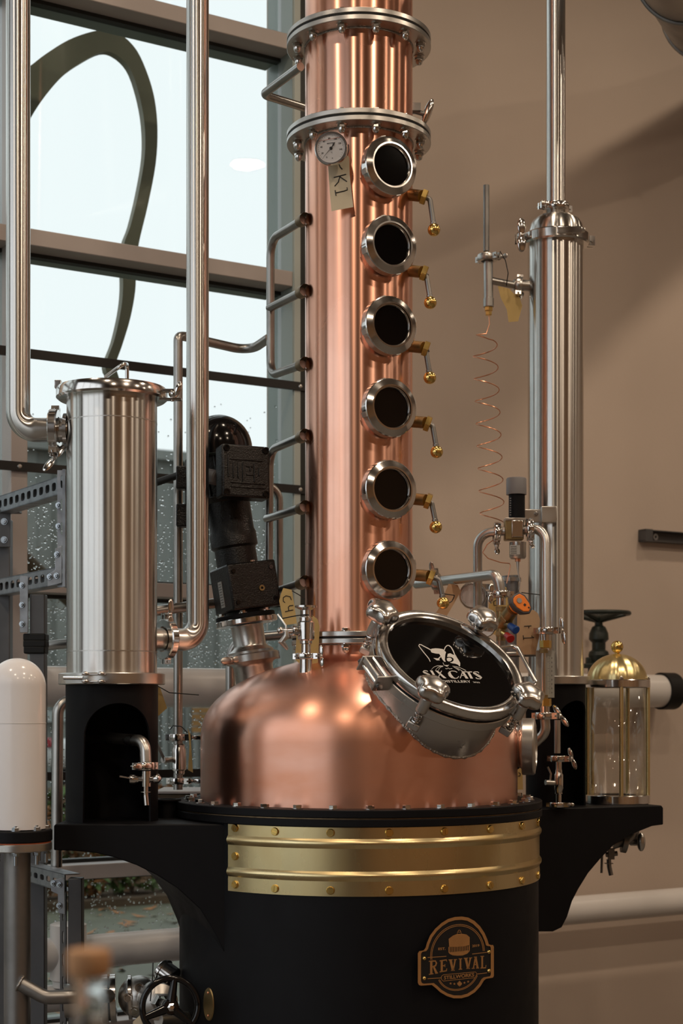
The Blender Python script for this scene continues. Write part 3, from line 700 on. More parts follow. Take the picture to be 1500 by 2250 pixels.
# REVIVAL in a slab serif with a rising baseline
def let(ch, x0, y0, w, h, sl):
    def q(u, v): return (x0+u*w, y0-v*h+sl*u*w)
    def bar(u0,u1,v0,v1): pfl([q(u0,v0),q(u1,v0),q(u1,v1),q(u0,v1)])
    def dg(a, c, t0, t1): pfl([q(a[0]-t0,a[1]),q(a[0]+t0,a[1]),q(c[0]+t1,c[1]),q(c[0]-t1,c[1])])
    if ch == 'R':
        bar(.14,.40,.05,.95); bar(0,.52,0,.07); bar(0,.5,.93,1); stroke(b, [q(.4,.94),q(.72,.92),q(.85,.76),q(.75,.58),q(.4,.53)], w*.16, z=Z); dg((.52,.55),(.86,.03),.11,.13); bar(.70,1.02,0,.08)
    if ch == 'E':
        bar(.14,.42,.05,.95); bar(0,.95,0,.09); bar(0,.95,.91,1); bar(.4,.70,.46,.55); pfl([q(.8,0),q(.95,0),q(1,.24),q(.9,.24)]); pfl([q(.82,1),q(.95,1),q(.97,.80),q(.9,.80)]); bar(.66,.74,.38,.63)
    if ch == 'V': dg((.24,.95),(.52,.02),.15,.13); dg((.80,.95),(.55,.02),.09,.08); bar(0,.5,.93,1); bar(.62,1,.93,1); bar(.3,.75,0,.06)
    if ch == 'I': bar(.3,.72,.03,.97); bar(.05,.95,0,.07); bar(.05,.95,.93,1)
    if ch == 'A': dg((.50,.97),(.22,.03),.09,.08); dg((.52,.97),(.80,.03),.13,.14); bar(.3,.7,.30,.38); bar(0,.4,0,.07); bar(.58,1,0,.07); bar(.3,.7,.93,1)
    if ch == 'L': bar(.14,.44,.05,.97); bar(0,.95,0,.09); bar(0,.6,.93,1); pfl([q(.8,0),q(.95,0),q(1,.26),q(.9,.26)])
for ch, x0, y0, w, h in (('R',258,1112,160,250),('E',450,1068,135,215),('V',608,1042,150,205),('I',785,1020,70,200),('V',880,1008,148,200),('A',1022,1004,132,215),('L',1178,1000,104,225)): let(ch, x0, y0, w, h, -.16 if x0 < 600 else -.05)
part('plaque_artwork', b, 'plaque_copper', plq, recalc=False)
def plq_text(s, xa, ya, xb, yb, size, bold):
    A, B = Z((xa,ya)), Z((xb,yb)); u = (B-A).normalized(); v = PN.cross(u)
    M = Matrix((u, v, PN)).transposed().to_4x4(); M.translation = (A+B)/2; mb = text_mb(s, size, Matrix.Identity(4), .0002, bold)
    xs = [p.x for p in mb.v]; k = (B-A).length/(max(xs)-min(xs)); mid = (max(xs)+min(xs))/2
    mb.v = [M @ Vector(((p.x-mid)*k, p.y, p.z)) for p in mb.v]; return part('lettering', mb, 'plaque_copper', plq)
plq_text('STILLWORKS', 527, 1168, 1065, 1112, .0125, .0003); plq_text('EST.', 425, 652, 555, 645, .0085, .0002); plq_text('2019', 1030, 600, 1158, 588, .0085, .0002)
b = MB()
def star(cx, cy, r, pts=5):
    b.add([Z((cx+(r if i % 2 == 0 else r*.42)*math.sin(math.pi*i/pts), cy-(r if i % 2 == 0 else r*.42)*math.cos(math.pi*i/pts))) for i in range(2*pts)], [tuple(range(2*pts))])
for cx, cy in ((645,1265),(713,1272),(892,1252),(958,1232)): star(cx, cy, 26)
lf = [(0,-60),(12,-38),(24,-42),(20,-18),(34,-28),(38,-18),(48,-16),(40,2),(44,10),(22,28),(26,36),(4,32),(4,52),(-4,52),(-4,32),(-26,36),(-22,28),(-44,10),(-40,2),(-48,-16),(-38,-18),(-34,-28),(-20,-18),(-24,-42),(-12,-38)]
b.add([Z((805+x*.95, 1272+y)) for x, y in lf], [tuple(range(len(lf)))]); part('plaque_stars', b, 'plaque_copper', plq, recalc=False)
for p in ((178,818),(178,1172),(1328,703),(1330,1040)):
    c = pz(.004)(p); M = frame(c, PN); b = MB(); b.lathe([(0,.0045),(.003,.0038),(.0048,.0018),(.0054,0)], M, 16); part('rivet', b, 'brass_shiny', plq)
# ------------------------------------------------------------------ copper column
col = thing('copper_still_tower', 'tall brushed copper still column with six porthole sight glasses', 'still column', (KX,KY,1.69))
RC = .1515
zn = 1.5+(1555-1400)*4.32/F; z2 = 1.5+(1555-250)*4.30/F; z3 = 1.5+(1555-29)*4.30/F
b = MB(); b.lathe([(RC,zn),(RC,z2)], T(K), 96); part('column_body', b, 'copper', col)
b = MB(); b.lathe([(RC,z2),(RC,z3)], T(K), 96); part('column_body', b, 'copper', col)
b = MB(); b.lathe([(RC,z3),(RC,4.3),(.13,4.37),(.07,4.41),(0,4.42)], T(K), 96); part('column_body', b, 'copper', col)
for zf, R_ in ((zn,.190),(z2,.2035),(z3,.2035)):
    b = MB(); b.ring(RC-.002,R_,zf+.003,zf+.0165,T(K),96,.0012); fl = part('flange', b, 'steel', col)
    b = MB(); b.ring(RC,R_-.002,zf-.003,zf+.003,T(K),96); part('gasket', b, 'black_rubber', fl)
    b = MB(); b.ring(RC-.002,R_,zf-.0165,zf-.003,T(K),96,.0012); part('counter_flange', b, 'steel', fl)
    b = MB(); ps = [K+Vector((math.cos(a*math.pi/36)*(RC+.001), math.sin(a*math.pi/36)*(RC+.001), zf-.018)) for a in range(74)]; b.tube(ps, .0025, 6, cap=False); part('weld_bead', b, 'weld', fl)
    n = 12 if zf > zn else 10; ph = 14.5 if zf > zn else -12.5
    for i in range(n):
        th = ph+360/n*i
        inst('acorn_nut', ME_ACORN, fl, frame(KP(th,.178 if zf > zn else .172,zf-.0165),(0,0,-1)) @ Matrix.Scale(1.25,4))
        inst('flange_bolt', ME_HEX, fl, frame(KP(th,.178 if zf > zn else .172,zf+.0165),(0,0,1)) @ Matrix.Scale(1.15,4))
# sight glasses
PH = 27.5
m1 = MB(); m1.lathe([(.060,.13),(.060,.163),(.066,.165),(.066,.172)], None, 40); ME_SG1 = mk(m1, 'sight_glass', 'steel')
m1 = MB(); m1.lathe([(.058,.160),(.0775,.160),(.0795,.163),(.0795,.186),(.0775,.188),(.062,.196),(.0575,.196),(.0565,.186),(.058,.160)], None, 48, mod=lambda a,z: 1.0); ME_SG2 = mk(m1, 'ring_nut', 'steel_polished', 12)
m1 = MB()
m1.box((0,0,0), (.010,.014,.024), T((.0765,0,.1745)))
ME_SG4 = mk(m1, 'nut_lug', 'steel')
m1 = MB(); m1.lathe([(0,.184),(.057,.184)], None, 40); ME_SG3 = mk(m1, 'glass', 'dark_glass')
m1 = MB(); m1.lathe([(.0575,.188),(.055,.1885),(.0535,.1855),(.0575,.1845)], None, 40); ME_SG5 = mk(m1, 'glass_gasket', 'steel_polished')
for y in (363,537,714,895,1075,1252):
    Yf = KY-.19*math.cos(math.radians(PH)); z = 1.5+(1555-y)*Yf/F
    M = frame((KX,KY,z), KN(PH)); s = inst('sight_glass', ME_SG1, col, M)
    inst('ring_nut', ME_SG2, s, M @ RZ(y*.01)); [inst('nut_lug', ME_SG4, s, M @ RZ(.3+k*math.pi/2)) for k in range(4)]; inst('glass', ME_SG3, s, M); inst('glass_gasket', ME_SG5, s, M)
# brass ball taps on the right
fy = [(917,430),(917,597),(921,763),(925,928),(926,1098),(932,1265)]
by = [(953,505),(945,665),(944,830),(959,993),(957,1158),(973,1325)]
for (fx,fyy),(bx,byy) in zip(fy, by):
    Y = 4.42; p0 = V(885,fyy-4,4.46); p1 = V(fx+9,fyy+1,Y); p2 = V(fx+20,fyy+5,Y)
    b = MB(); b.cyl(p0, p1, .0165, 20); ft = part('tap_fitting', b, 'brass_dull', col)
    b = MB(); b.hexp(p1, p2-p1, .023, (p2-p1).length, .3); part('hex_nut', b, 'brass_shiny', ft)
    b = MB(); e = V(bx-9,fyy+8,Y); q = V(bx-2,byy-18,Y); b.tube([p2, e, q], .0072, 12, .018); part('elbow_tube', b, 'steel_dark', ft)
    b = MB(); c = V(bx,byy,Y); b.cyl(q, q+(c-q).normalized()*.012, .0085, 14, bev=.0015); part('collar', b, 'steel_dark', ft)
    b = MB(); b.sphere(c, .0178, 24, 14); part('brass_ball', b, 'brass_shiny', ft)
# return tubes on the left
RT = .0122
def sock(y, th=-84):
    p0 = V(664,y+4,4.47); d = (V(650,y+12,4.53)-p0).normalized()
    b = MB(); b.lathe([(.017,-.03),(.017,.018),(.0155,.024),(.0125,.027)], frame(p0, d), 18); part('tube_socket', b, 'bronze_braze', col)
for y in (480,637,797,955,1112,1277): sock(y)
YH = 4.69
def tube(name, pts, r, parent, bend=.03, m='steel_tube', seg=14, **k):
    b = MB(); b.tube([V(*p) if not isinstance(p, Vector) else p for p in pts], r, seg, bend); return part(name, b, m, parent, sharp=60, **k)
tube('return_tube', [(664,484,4.47),(594,527,YH),(594,826,YH+.0),(664,801,4.47)], RT, col, .05)
tube('return_tube', [(664,641,4.47),(592,677,YH)], RT, col)
tube('return_tube', [(664,959,4.47),(592,990,YH),(590,1305,YH),(664,1281,4.47)], RT, col, .05)
tube('return_tube', [(664,1116,4.47),(586,1140,YH)], RT, col)
tube('return_tube', [(560,1062,4.72),(613,1072,4.76),(613,1330,4.76)], RT, col, .05)
tube('bypass_tube', [(660,146,4.47),(577,208,YH),(690,243,4.86)], .0122, col, .035)
# clamp wing handle at the right of the second flange
b = MB(); b.box((0,0,0), (.03,.03,.022), T(V(912,238,4.6))); b.cyl(V(905,243,4.6), V(936,252,4.6), .007, 12); o = part('clamp_lug', b, 'steel_dark', col)
b = MB(); b.sphere((0,0,0), 1, 16, 10, (.012,.010,.042), T(V(939,247,4.6)) @ Matrix.Rotation(.35,4,'Y')); part('wing_handle', b, 'steel_polished', o)
# ------------------------------------------------------------------ left condenser, pedestal
CXL, CYL = -.6185, 4.295; CL = Vector((CXL, CYL, 0))
can = thing('condenser_can', 'stubby stainless condenser with domed wire-handled lid on the left black pedestal', 'condenser', (CXL,CYL,1.592))
zc0, zc1 = 1.592, 2.345
b = MB(); b.lathe([(.121,zc0),(.121,zc1)], T(CL), 96); part('shell', b, 'steel_brushed', can)
for zs_ in (zc0+.058, 2.266): b = MB(); b.ring(.120,.1215,zs_-.0014,zs_+.0014,T(CL),96); part('weld_seam', b, 'steel', can)
b = MB(); b.lathe([(.118,2.330),(.143,2.328),(.149,2.333),(.149,2.352),(.145,2.360),(.120,2.364),(.05,2.372),(0,2.373)], T(CL), 80); lid = part('lid_clamp', b, 'steel_polished', can, label='clamped steel lid')
b = MB(); b.tube([V(232,828,4.28), V(272,799,4.22), V(279,801,4.34), V(279,832,4.34)], .0055, 10, .012); part('wire_handle', b, 'steel_polished', lid)
wl = Vector((1,-.25,0)).normalized(); c = CL+wl*.152+Vector((0,0,2.338))
b = MB(); b.box((0,0,0), (.05,.02,.008), T(c+Vector((.012,0,.009)))); b.box((0,0,0), (.06,.02,.006), T(c+Vector((.014,0,-.014)))); b.cyl(c+wl*.02-Vector((0,0,.02)), c+wl*.02+Vector((0,0,.012)), .005, 10); ll = part('lid_lug', b, 'steel_polished', lid, bev=.001)
b = MB(); b.sphere((0,0,0), 1, 14, 8, (.010,.009,.022), T(c+wl*.036+Vector((0,0,.012))) @ Matrix.Rotation(.35,4,'Y')); b.sphere((0,0,0), 1, 12, 8, (.014,.009,.012), T(c+wl*.024)); part('wing_nut', b, 'steel_polished', ll)
b = MB(); b.box((0,0,0), (.018,.02,.022), T(V(128,845,4.29))); part('lid_lug', b, 'steel_polished', lid, bev=.002)
b = MB(); b.ring(.10,.1425,1.562,1.592,T(CL),80,.002); bf = part('base_clamp', b, 'steel', can)
b = MB()
for x0, x1, y0, y1 in ((140,182,1485,1494),(180,232,1479,1484),(180,232,1495,1500)): b.cyl(V(x0,(y0+y1)/2,4.15), V(x1,(y0+y1)/2,4.145), (y1-y0)/2*4.15/F, 10)
for x in (187,222):
    for y in (1480,1497): b.sphere(V(x,y,4.14), .006, 10, 6, (1.6,1,1))
part('base_lug', b, 'steel_polished', bf)
for sgn, y in ((-1,945),):
    z = V(0,945,CYL).z; b = MB(); b.cyl((CXL-.112,CYL,z), (CXL-.150,CYL,z), .0325, 28); b.ring(.0,.045,0,.010,frame((CXL-.118,CYL,z),(-1,0,0)),28); part('nozzle', b, 'steel_polished', can)
nd = Vector((.8,.6,0)); zn2 = 1.6886
b = MB(); b.cyl(CL+nd*.11+Vector((0,0,zn2)), CL+nd*.165+Vector((0,0,zn2)), .0315, 28); part('nozzle', b, 'steel', can)

def arch_shell(name, C, R, z0, z1, thc, half, m, parent=None, flip=1):
    """cylindrical pedestal with an arched opening cut in its wall"""
    b = MB(); seg = 180; a_h = R*math.radians(half); zs_ = z1-.05-a_h if flip else z0
    rows = []; th = .006
    for k in range(seg+1):
        d = -180+360*k/seg; rel = ((d-thc+180) % 360)-180; s = R*math.radians(rel); zl = z0
        if abs(rel) < half: zl = min(z1-.045, zs_+math.sqrt(max(0, a_h*a_h-s*s)))
        rows.append((d, zl))
    for rr in (R, R-th):
        P = [C+Vector((rr*math.sin(math.radians(d)), -rr*math.cos(math.radians(d)), zl)) for d, zl in rows]; Q = [C+Vector((rr*math.sin(math.radians(d)), -rr*math.cos(math.radians(d)), z1)) for d, zl in rows]
        n = len(P); b.add(P+Q, [(i,i+1,n+i+1,n+i) for i in range(n-1)])
    P = [C+Vector((R*math.sin(math.radians(d)), -R*math.cos(math.radians(d)), zl)) for d, zl in rows]; Q = [C+Vector(((R-th)*math.sin(math.radians(d)), -(R-th)*math.cos(math.radians(d)), zl)) for d, zl in rows]
    n = len(P); b.add(P+Q, [(i,i+1,n+i+1,n+i) for i in range(n-1)])
    return part(name, b, m, parent, sharp=50, loc=C+Vector((0,0,z0)))
o = arch_shell('pedestal', CL, .1235, SHZ, 1.562, 17, 46, 'black_coat'); props(o, 'matte black pedestal with arched opening under the left condenser', 'pedestal')
b = MB(); b.lathe([(.1,SHZ+.001),(.128,SHZ+.001),(.128,SHZ+.004),(.1,SHZ+.004)], T(CL), 64); 
# spout with sample valve inside the opening
sp = thing('spirit_spout', 'steel outlet spout with small tap inside the left pedestal opening', 'spout', V(320,1690,4.18))
tube('outlet_pipe', [(196,1622,4.36),(240,1622,4.30),(318,1628,4.19),(320,1676,4.18)], .0155, sp, .05, 'steel')
clamp(sp, V(320,1683,4.18), (0,0,1), .0265, .020, (-.6,-.8,0))
b = MB(); b.cyl(V(321,1694,4.18), V(321,1728,4.18), .0125, 16); b.cyl(V(297,1712,4.18), V(350,1711,4.18), .0085, 14); b.lathe([(.0075,0),(.014,.012),(.0135,.024),(.006,.030)], frame(V(306,1712,4.18),(-1,0,0)), 16); b.lathe([(.007,0),(.0125,.008),(.012,.018),(.004,.024)], frame(V(334,1711,4.18),(1,0,0)), 16); part('valve_body', b, 'steel_polished', sp)
b = MB(); b.cyl(V(300,1712,4.18), V(262,1706,4.16), .0028, 10); part('valve_lever', b, 'steel_polished', sp)
tube('tap_tip', [(320,1728,4.18),(320,1748,4.18),(322,1770,4.175)], .0068, sp, .02, 'steel_polished'); b = MB(); b.ring(0,.013,0,.002,frame(V(320,1741,4.18),(0,0,1)),16); part('tap_collar', b, 'steel', sp)
# vapour pipes
v1 = thing('vapor_pipe', 'thick stainless vapour pipe with swept elbow at the far left', 'pipe', V(40,850,CYL))
zc = V(0,945,CYL).z
b = MB(); b.tube([Vector((V(40,0,CYL).x,CYL,5.95)), Vector((V(40,0,CYL).x,CYL,zc)), Vector((CXL-.152,CYL,zc))], .0325, 28, .115, 16); part('pipe', b, 'steel_brushed', v1)
clamp(v1, (CXL-.155,CYL,zc), (1,0,0), .0565, .024, (0,-.35,-1), wing=1.2, roll=.6)
v2 = thing('vapor_pipe', 'thick stainless vapour pipe between the left condenser and copper column', 'pipe', CL+nd*.27+Vector((0,0,zn2)))
pb = CL+nd*.27
b = MB(); b.tube([pb+Vector((0,0,5.95)), pb+Vector((0,0,zn2)), CL+nd*.165+Vector((0,0,zn2))], .0315, 28, .10, 16); part('pipe', b, 'steel_brushed', v2)
clamp(v2, CL+nd*.168+Vector((0,0,zn2)), nd, .057, .022, (0,0,1), wing=1.1)
# ------------------------------------------------------------------ right condenser
CR = Vector((.666,4.955,0)); C2 = CR
rc = thing('product_condenser', 'slim tall stainless condenser with domed cap on the right black pedestal', 'condenser', CR+Vector((0,0,1.572)))
b = MB(); b.lathe([(.0863,1.59),(.0863,2.955)], T(CR), 80); part('shell', b, 'steel_brushed', rc)
b = MB(); b.lathe([(.0868,2.955),(.0868,2.978),(.083,2.998),(.073,3.014),(.055,3.026),(.034,3.032),(.0300,3.036),(.0300,3.075)], T(CR), 64); part('domed_cap', b, 'steel_brushed', rc, sharp=60)
clamp(rc, CR+Vector((0,0,2.953)), (0,0,1), .1045, .034, (-1,-.15,0), wing=1.0, roll=1.57)
b = MB(); b.box((0,0,0), (.075,.006,.022), T(CR+Vector((.028,-.104,2.955)))); b.box((0,0,0), (.012,.016,.012), T(CR+Vector((.070,-.095,2.957)))); part('clamp_lug', b, 'steel_polished', rc, bev=.002)
b = MB(); b.tube([CR+Vector((0,0,3.06)), CR+Vector((0,0,5.95))], .0298, 28); part('riser_pipe', b, 'steel_brushed', rc)
clamp(rc, CR+Vector((0,0,3.055)), (0,0,1), .0425, .022, (-.9,-.4,0), wing=.4)
b = MB(); b.ring(.07,.106,1.572,1.597,T(CR),64,.002); part('base_flange', b, 'steel', rc)
b = MB(); b.box(V(1205,1131,4.865), (.047,.02,.050)); b.box(V(1170,1134,4.885), (.052,.014,.040)); b.cyl(V(1178,1128,4.88), V(1178,1128,4.868), .006, 10); part('bracket_band', b, 'steel', rc, bev=.002)
o = arch_shell('pedestal', CR, .0925, SHZ, 1.572, 38, 44, 'black_coat'); props(o, 'matte black pedestal with arched opening under the right condenser', 'pedestal')
# ------------------------------------------------------------------ glass spirit safe
PSX = Vector((.8735,5.052,0))
ps = thing('spirit_safe', 'clear glass cylinder with ribbed brass dome and ball finial on the right shelf', 'spirit safe', PSX+Vector((0,0,SHZ)))
b = MB(); b.ring(.06,.1035,SHZ,SHZ+.028,T(PSX),64,.002); part('base_ring', b, 'steel_polished', ps)
b = MB(); b.lathe([(.090,SHZ+.028),(.090,1.565)], T(PSX), 64); part('glass_cylinder', b, 'clear_glass', ps, solid=.004)
b = MB(); b.ring(.05,.1035,1.563,1.588,T(PSX),64,.002); part('top_ring', b, 'steel_polished', ps)
for i, th in enumerate((-82,-2,72,150,225)):
    a = math.radians(th); c = PSX+Vector((.097*math.sin(a),-.097*math.cos(a),0)); b = MB(); b.cyl(c+Vector((0,0,SHZ+.02)), c+Vector((0,0,1.575)), .0065, 14); rd = part('tie_rod', b, 'brass_brushed', ps)
    b = MB(); b.hexp(c+Vector((0,0,1.588)), (0,0,1), .007, .005); b.sphere(c+Vector((0,0,1.594)), .0055, 10, 6); part('acorn_nut', b, 'steel_polished', rd)
pr = [(.0935*math.cos(math.pi/2*i/16), 1.588+.083*math.sin(math.pi/2*i/16)) for i in range(17)]; pr[-1] = (0,1.671)
b = MB(); b.lathe(pr, T(PSX), 120, mod=lambda a,z: 1+.010*abs(math.sin(a*10))); part('brass_dome', b, 'brass_brushed', ps, sharp=60)
b = MB(); b.cyl(PSX+Vector((0,0,1.668)), PSX+Vector((0,0,1.678)), .008, 14); b.sphere(PSX+Vector((0,0,1.693)), .0198, 24, 14); part('ball_finial', b, 'brass_shiny', ps)
# ------------------------------------------------------------------ agitator motor on the dome
AB = V(560,1490,4.62); AA = (V(473,930,4.62)-AB); AL = AA.length; AA.normalize()
ag = thing('agitator_motor', 'black agitator gearmotor with domed cowl leaning on the copper dome', 'motor', AB)
AF = frame(AB, AA, (0,-1,0))
def ah(y): return (1487-y)/(1487-930)*AL          # height along the leaning axis for a photo row
b = MB(); b.lathe([(.057,-.06),(.057,ah(1462)),(.060,ah(1456)),(.072,ah(1450)),(.072,ah(1446)),(.05,ah(1446))], AF, 48); part('dome_ferrule', b, 'steel', ag)
clamp(ag, AB+AA*ah(1443), AA, .0775, .026, (-.8,-.6,0), 'steel', wing=.9)
b = MB(); b.lathe([(.066,ah(1434)),(.066,ah(1428)),(.050,ah(1420)),(.047,ah(1415)),(.047,ah(1376)),(.049,ah(1372))], AF, 40); spo = part('spool', b, 'steel', ag)
b = MB(); pc = AB+AA*ah(1395)
Mx = frame(pc, AA, (0,-1,0)) 
for k in range(9):
    pass
a0 = math.radians(-128); wn = [(.0476*math.cos(a0+i*.06), .0476*math.sin(a0+i*.06)) for i in range(9)]
b.add([(x,y,z) for z in (-.022,.022) for x,y in wn], [(i,i+1,9+i+1,9+i) for i in range(8)], frame(pc, AA, (0,-1,0))); part('inspection_slot', b, 'black_rubber', spo)
b = MB(); b.ring(.03,.0905,ah(1370),ah(1358),AF,64,.002); part('steel_flange', b, 'steel_polished', ag)
b = MB(); b.ring(.03,.086,ah(1358),ah(1348),AF,64,.002); part('adapter_flange', b, 'black_coat', ag)
for i in range(6):
    a = i*math.pi/3+.5; inst('flange_bolt', ME_HEX, ag, AF @ T((.074*math.cos(a),.074*math.sin(a),ah(1348))))
b = MB(); b.lathe([(.055,ah(1350)),(.055,ah(1335))], AF, 32); part('gearbox_neck', b, 'black_paint', ag)
GM = frame(AB+AA*ah(1290)+Vector((.012,0,0)), AA, (.42,-.9,0))
b = MB(); b.box((0,0,0), (.150,.150,ah(1240)-ah(1340)), GM); gb_ = part('gearbox', b, 'black_paint', ag, bev=.006)
# gearbox: bolts, breather and data plate on the faces towards the camera
fx = GM.to_3x3(); gh = (ah(1240)-ah(1340))/2
faces = sorted([(fx @ Vector(v)) for v in ((1,0,0),(-1,0,0),(0,1,0),(0,-1,0))], key=lambda v: v.y)
F1, F2 = faces[0], faces[1]; GC = GM.translation
for u in (-.058,.058):
    for w in (-.045,.045):
        sd = AA.cross(F1); c = GC+F1*.075+sd*u+AA*w; b = MB(); b.lathe([(0,.004),(.006,.004),(.007,0)], frame(c, F1), 12); part('cover_screw', b, 'black_gloss', gb_)
b = MB(); c = GC+F1*.075-AA*.012-AA.cross(F1)*(-.02); b.lathe([(.004,.004),(.0085,.004),(.009,0)], frame(c,F1), 16); part('breather', b, 'brass_dull', gb_)
sd = AA.cross(F2); Mp = Matrix((sd, AA, F2)).transposed().to_4x4(); Mp.translation = GC+F2*.0758
b = MB(); b.box((0,-.012,0), (.030,.075,.0012), Mp); dp = part('data_plate', b, 'label_grey', gb_)
b = MB()
for i in range(9): b.box((0,-.042+i*.0075,.0008), (.020 if i % 3 else .024,.0014,.0004), Mp)
part('plate_print', b, 'ink', dp)
b = MB(); b.cyl(AB+AA*ah(1240)+Vector((.04,-.03,0)), AB+AA*(ah(1240)+.012)+Vector((.04,-.03,0)), .014, 14, bev=.002); part('filler_plug', b, 'steel_polished', gb_)
b = MB(); b.lathe([(.060,ah(1242)),(.060,ah(1205)),(.068,ah(1200)),(.068,ah(1172)),(.064,ah(1165)),(.064,ah(1105)),(.080,ah(1095)),(.082,ah(1010)),(.092,ah(1003))], AF, 48); part('motor_body', b, 'black_paint', ag, sharp=25)
for i in range(18):
    a = math.radians(i*20); p = [AF @ Vector((.083*math.cos(a), .083*math.sin(a), h)) for h in (ah(1092), ah(1008))]
    b = MB(); b.tube(p, .0035, 5); part('cooling_fin', b, 'black_paint', ag)
pr = [(.0945,ah(1005)),(.0955,ah(985))]+[(.0955*math.cos(math.pi/2*i/12), ah(985)+(ah(913)-ah(985))*math.sin(math.pi/2*i/12)) for i in range(1,13)]; pr[-1] = (0, ah(913))
b = MB(); b.lathe(pr, AF, 56); part('fan_cowl', b, 'black_gloss', ag, sharp=70)
b = MB(); b.lathe([(.093,ah(1008)),(.0955,ah(1004)),(.093,ah(1000))], AF, 48); part('cowl_band', b, 'wheel_green', ag)
# terminal box with raised maze pattern
quad = [(472+6,971),(594,980),(604,1096),(490,1092)]
tc = V(541,1035,4.47); tx = (V(597,1038,4.51)-V(484,1030,4.45)).normalized(); tz = AA; ty = tx.cross(tz).normalized(); tz = ty.cross(tx)*-1 if ty.cross(tx).dot(AA) < 0 else ty.cross(tx)
if ty.y < 0: ty = -ty
TBM = Matrix((tx, tz, -ty)).transposed().to_4x4(); TBM.translation = tc
b = MB(); b.box((0,0,-.03), (.142,.148,.060), TBM); tb = part('terminal_box', b, 'black_paint', ag, bev=.006)
b = MB()
def rid(x0,x1,y0,y1): b.box(((x0+x1)/2,(y0+y1)/2,.001), (x1-x0,y1-y0,.004), TBM)
for q in ((-.055,-.051,-.02,.045),(-.046,.048,.030,.034),(-.046,.056,-.048,-.044),(-.046,.056,-.036,-.032),(-.040,-.036,-.022,.022),(-.026,-.022,-.022,.022),(-.012,-.008,-.030,.022),(.0,.020,.012,.016),(.0,.020,-.012,-.008),(.022,.026,-.03,.022),(.036,.040,-.012,.012),(.010,.014,.0,.014)): rid(*q)
part('raised_pattern', b, 'black_paint', tb, bev=.001)
for x in (-.058,.058):
    for y in (-.062,.062): b = MB(); b.lathe([(0,.001),(.005,.001),(.0055,.004),(.009,.004),(.010,0)], TBM @ T((x,y,0)), 14); part('cover_screw', b, 'black_gloss', tb)
b = MB(); b.cyl(V(455,1046,4.53), V(478,1050,4.51), .022, 18, bev=.004); part('cable_gland', b, 'cap_grey', tb)
tube('power_cable', [(455,1046,4.53),(415,1036,4.57),(380,1048,4.60),(345,1060,4.62),(300,1066,4.66)], .0105, ag, .08, 'cable_black')
for y0, y1 in ((1025,1075),(1108,1158)):
    A = V(389,y1,4.58); Bq = V(412,y0,4.58); b = MB(); b.box(((A.x+Bq.x)/2+.008,4.59,(A.z+Bq.z)/2), (Bq.x-A.x+.02,.05,Bq.z-A.z)); br = part('side_lug', b, 'black_paint', ag, bev=.004)
b = MB(); b.box(V(421,1080,4.59), (.035,.04,.18)); part('motor_foot', b, 'black_paint', ag, bev=.004)
# ------------------------------------------------------------------ drain pipe, thin line at the left of the column
dr = thing('drain_line', 'thin stainless line dropping from the column tubes to a ball valve', 'pipe', V(391,1735,4.68))
tube('pipe', [(592,742,4.69),(548,772,4.82),(400,738,4.70),(391,741,4.68),(391,1735,4.68)], .0138, dr, .055, 'steel_tube')
clamp(dr, V(391,1620,4.68), (0,0,1), .0255, .020, (1,-.2,0)); clamp(dr, V(391,1716,4.68), (0,0,1), .0255, .018, (1,-.4,0))
b = MB(); b.lathe([(.0145,-.045),(.017,-.042),(.017,-.034),(.0215,-.030),(.0215,.028),(.018,.034),(.018,.042),(.0145,.045)], frame(V(393,1668,4.68),(0,0,1)), 24); vb = part('valve_body', b, 'steel_polished', dr)
b = MB(); b.cyl(V(380,1668,4.68), V(358,1670,4.64), .009, 14); b.box((0,0,0), (.008,.004,.07), T(V(352,1650,4.64)) @ Matrix.Rotation(-.45,4,'Y')); part('valve_lever', b, 'steel', vb)
def paper(name, poly, Y, m, label, lines=(), r=.0011, tie=None, bow=.0):
    c = V(sum(p[0] for p in poly)/len(poly), max(p[1] for p in poly), Y); t = thing(name, label, 'tag', c, 'handwritten paper tags on the still')
    b = MB(); b.loft([V(x,y,Y) for x,y in poly], [V(x,y,Y+.0008)*1 for x,y in poly]); part('card', b, m, t)
    if lines: b = MB(); strokes(b, lines, Y-.0006, r); part('handwriting', b, 'ink', t)
    if tie: b = MB(); b.tube([V(*p) for p in tie], .0016, 6, .01); part('zip_tie', b, 'cable_black', t)
    return t
paper('paper_tag', [(412,1600),(418,1612),(421,1655),(424,1698),(413,1692),(416,1640),(414,1615)], 4.60, 'paper_yellow', 'narrow yellow tag seen edge-on beside the drain valve', tie=[(374,1602,4.63),(380,1595,4.62),(398,1596,4.60),(412,1610,4.60)])
paper('paper_tag', [(346,1505),(352,1512),(367,1556),(348,1573),(330,1560),(330,1510)], 4.47, 'paper_yellow', 'yellow tag poking out behind the left black pedestal', tie=[(346,1507,4.46),(372,1522,4.46),(437,1527,4.46)])
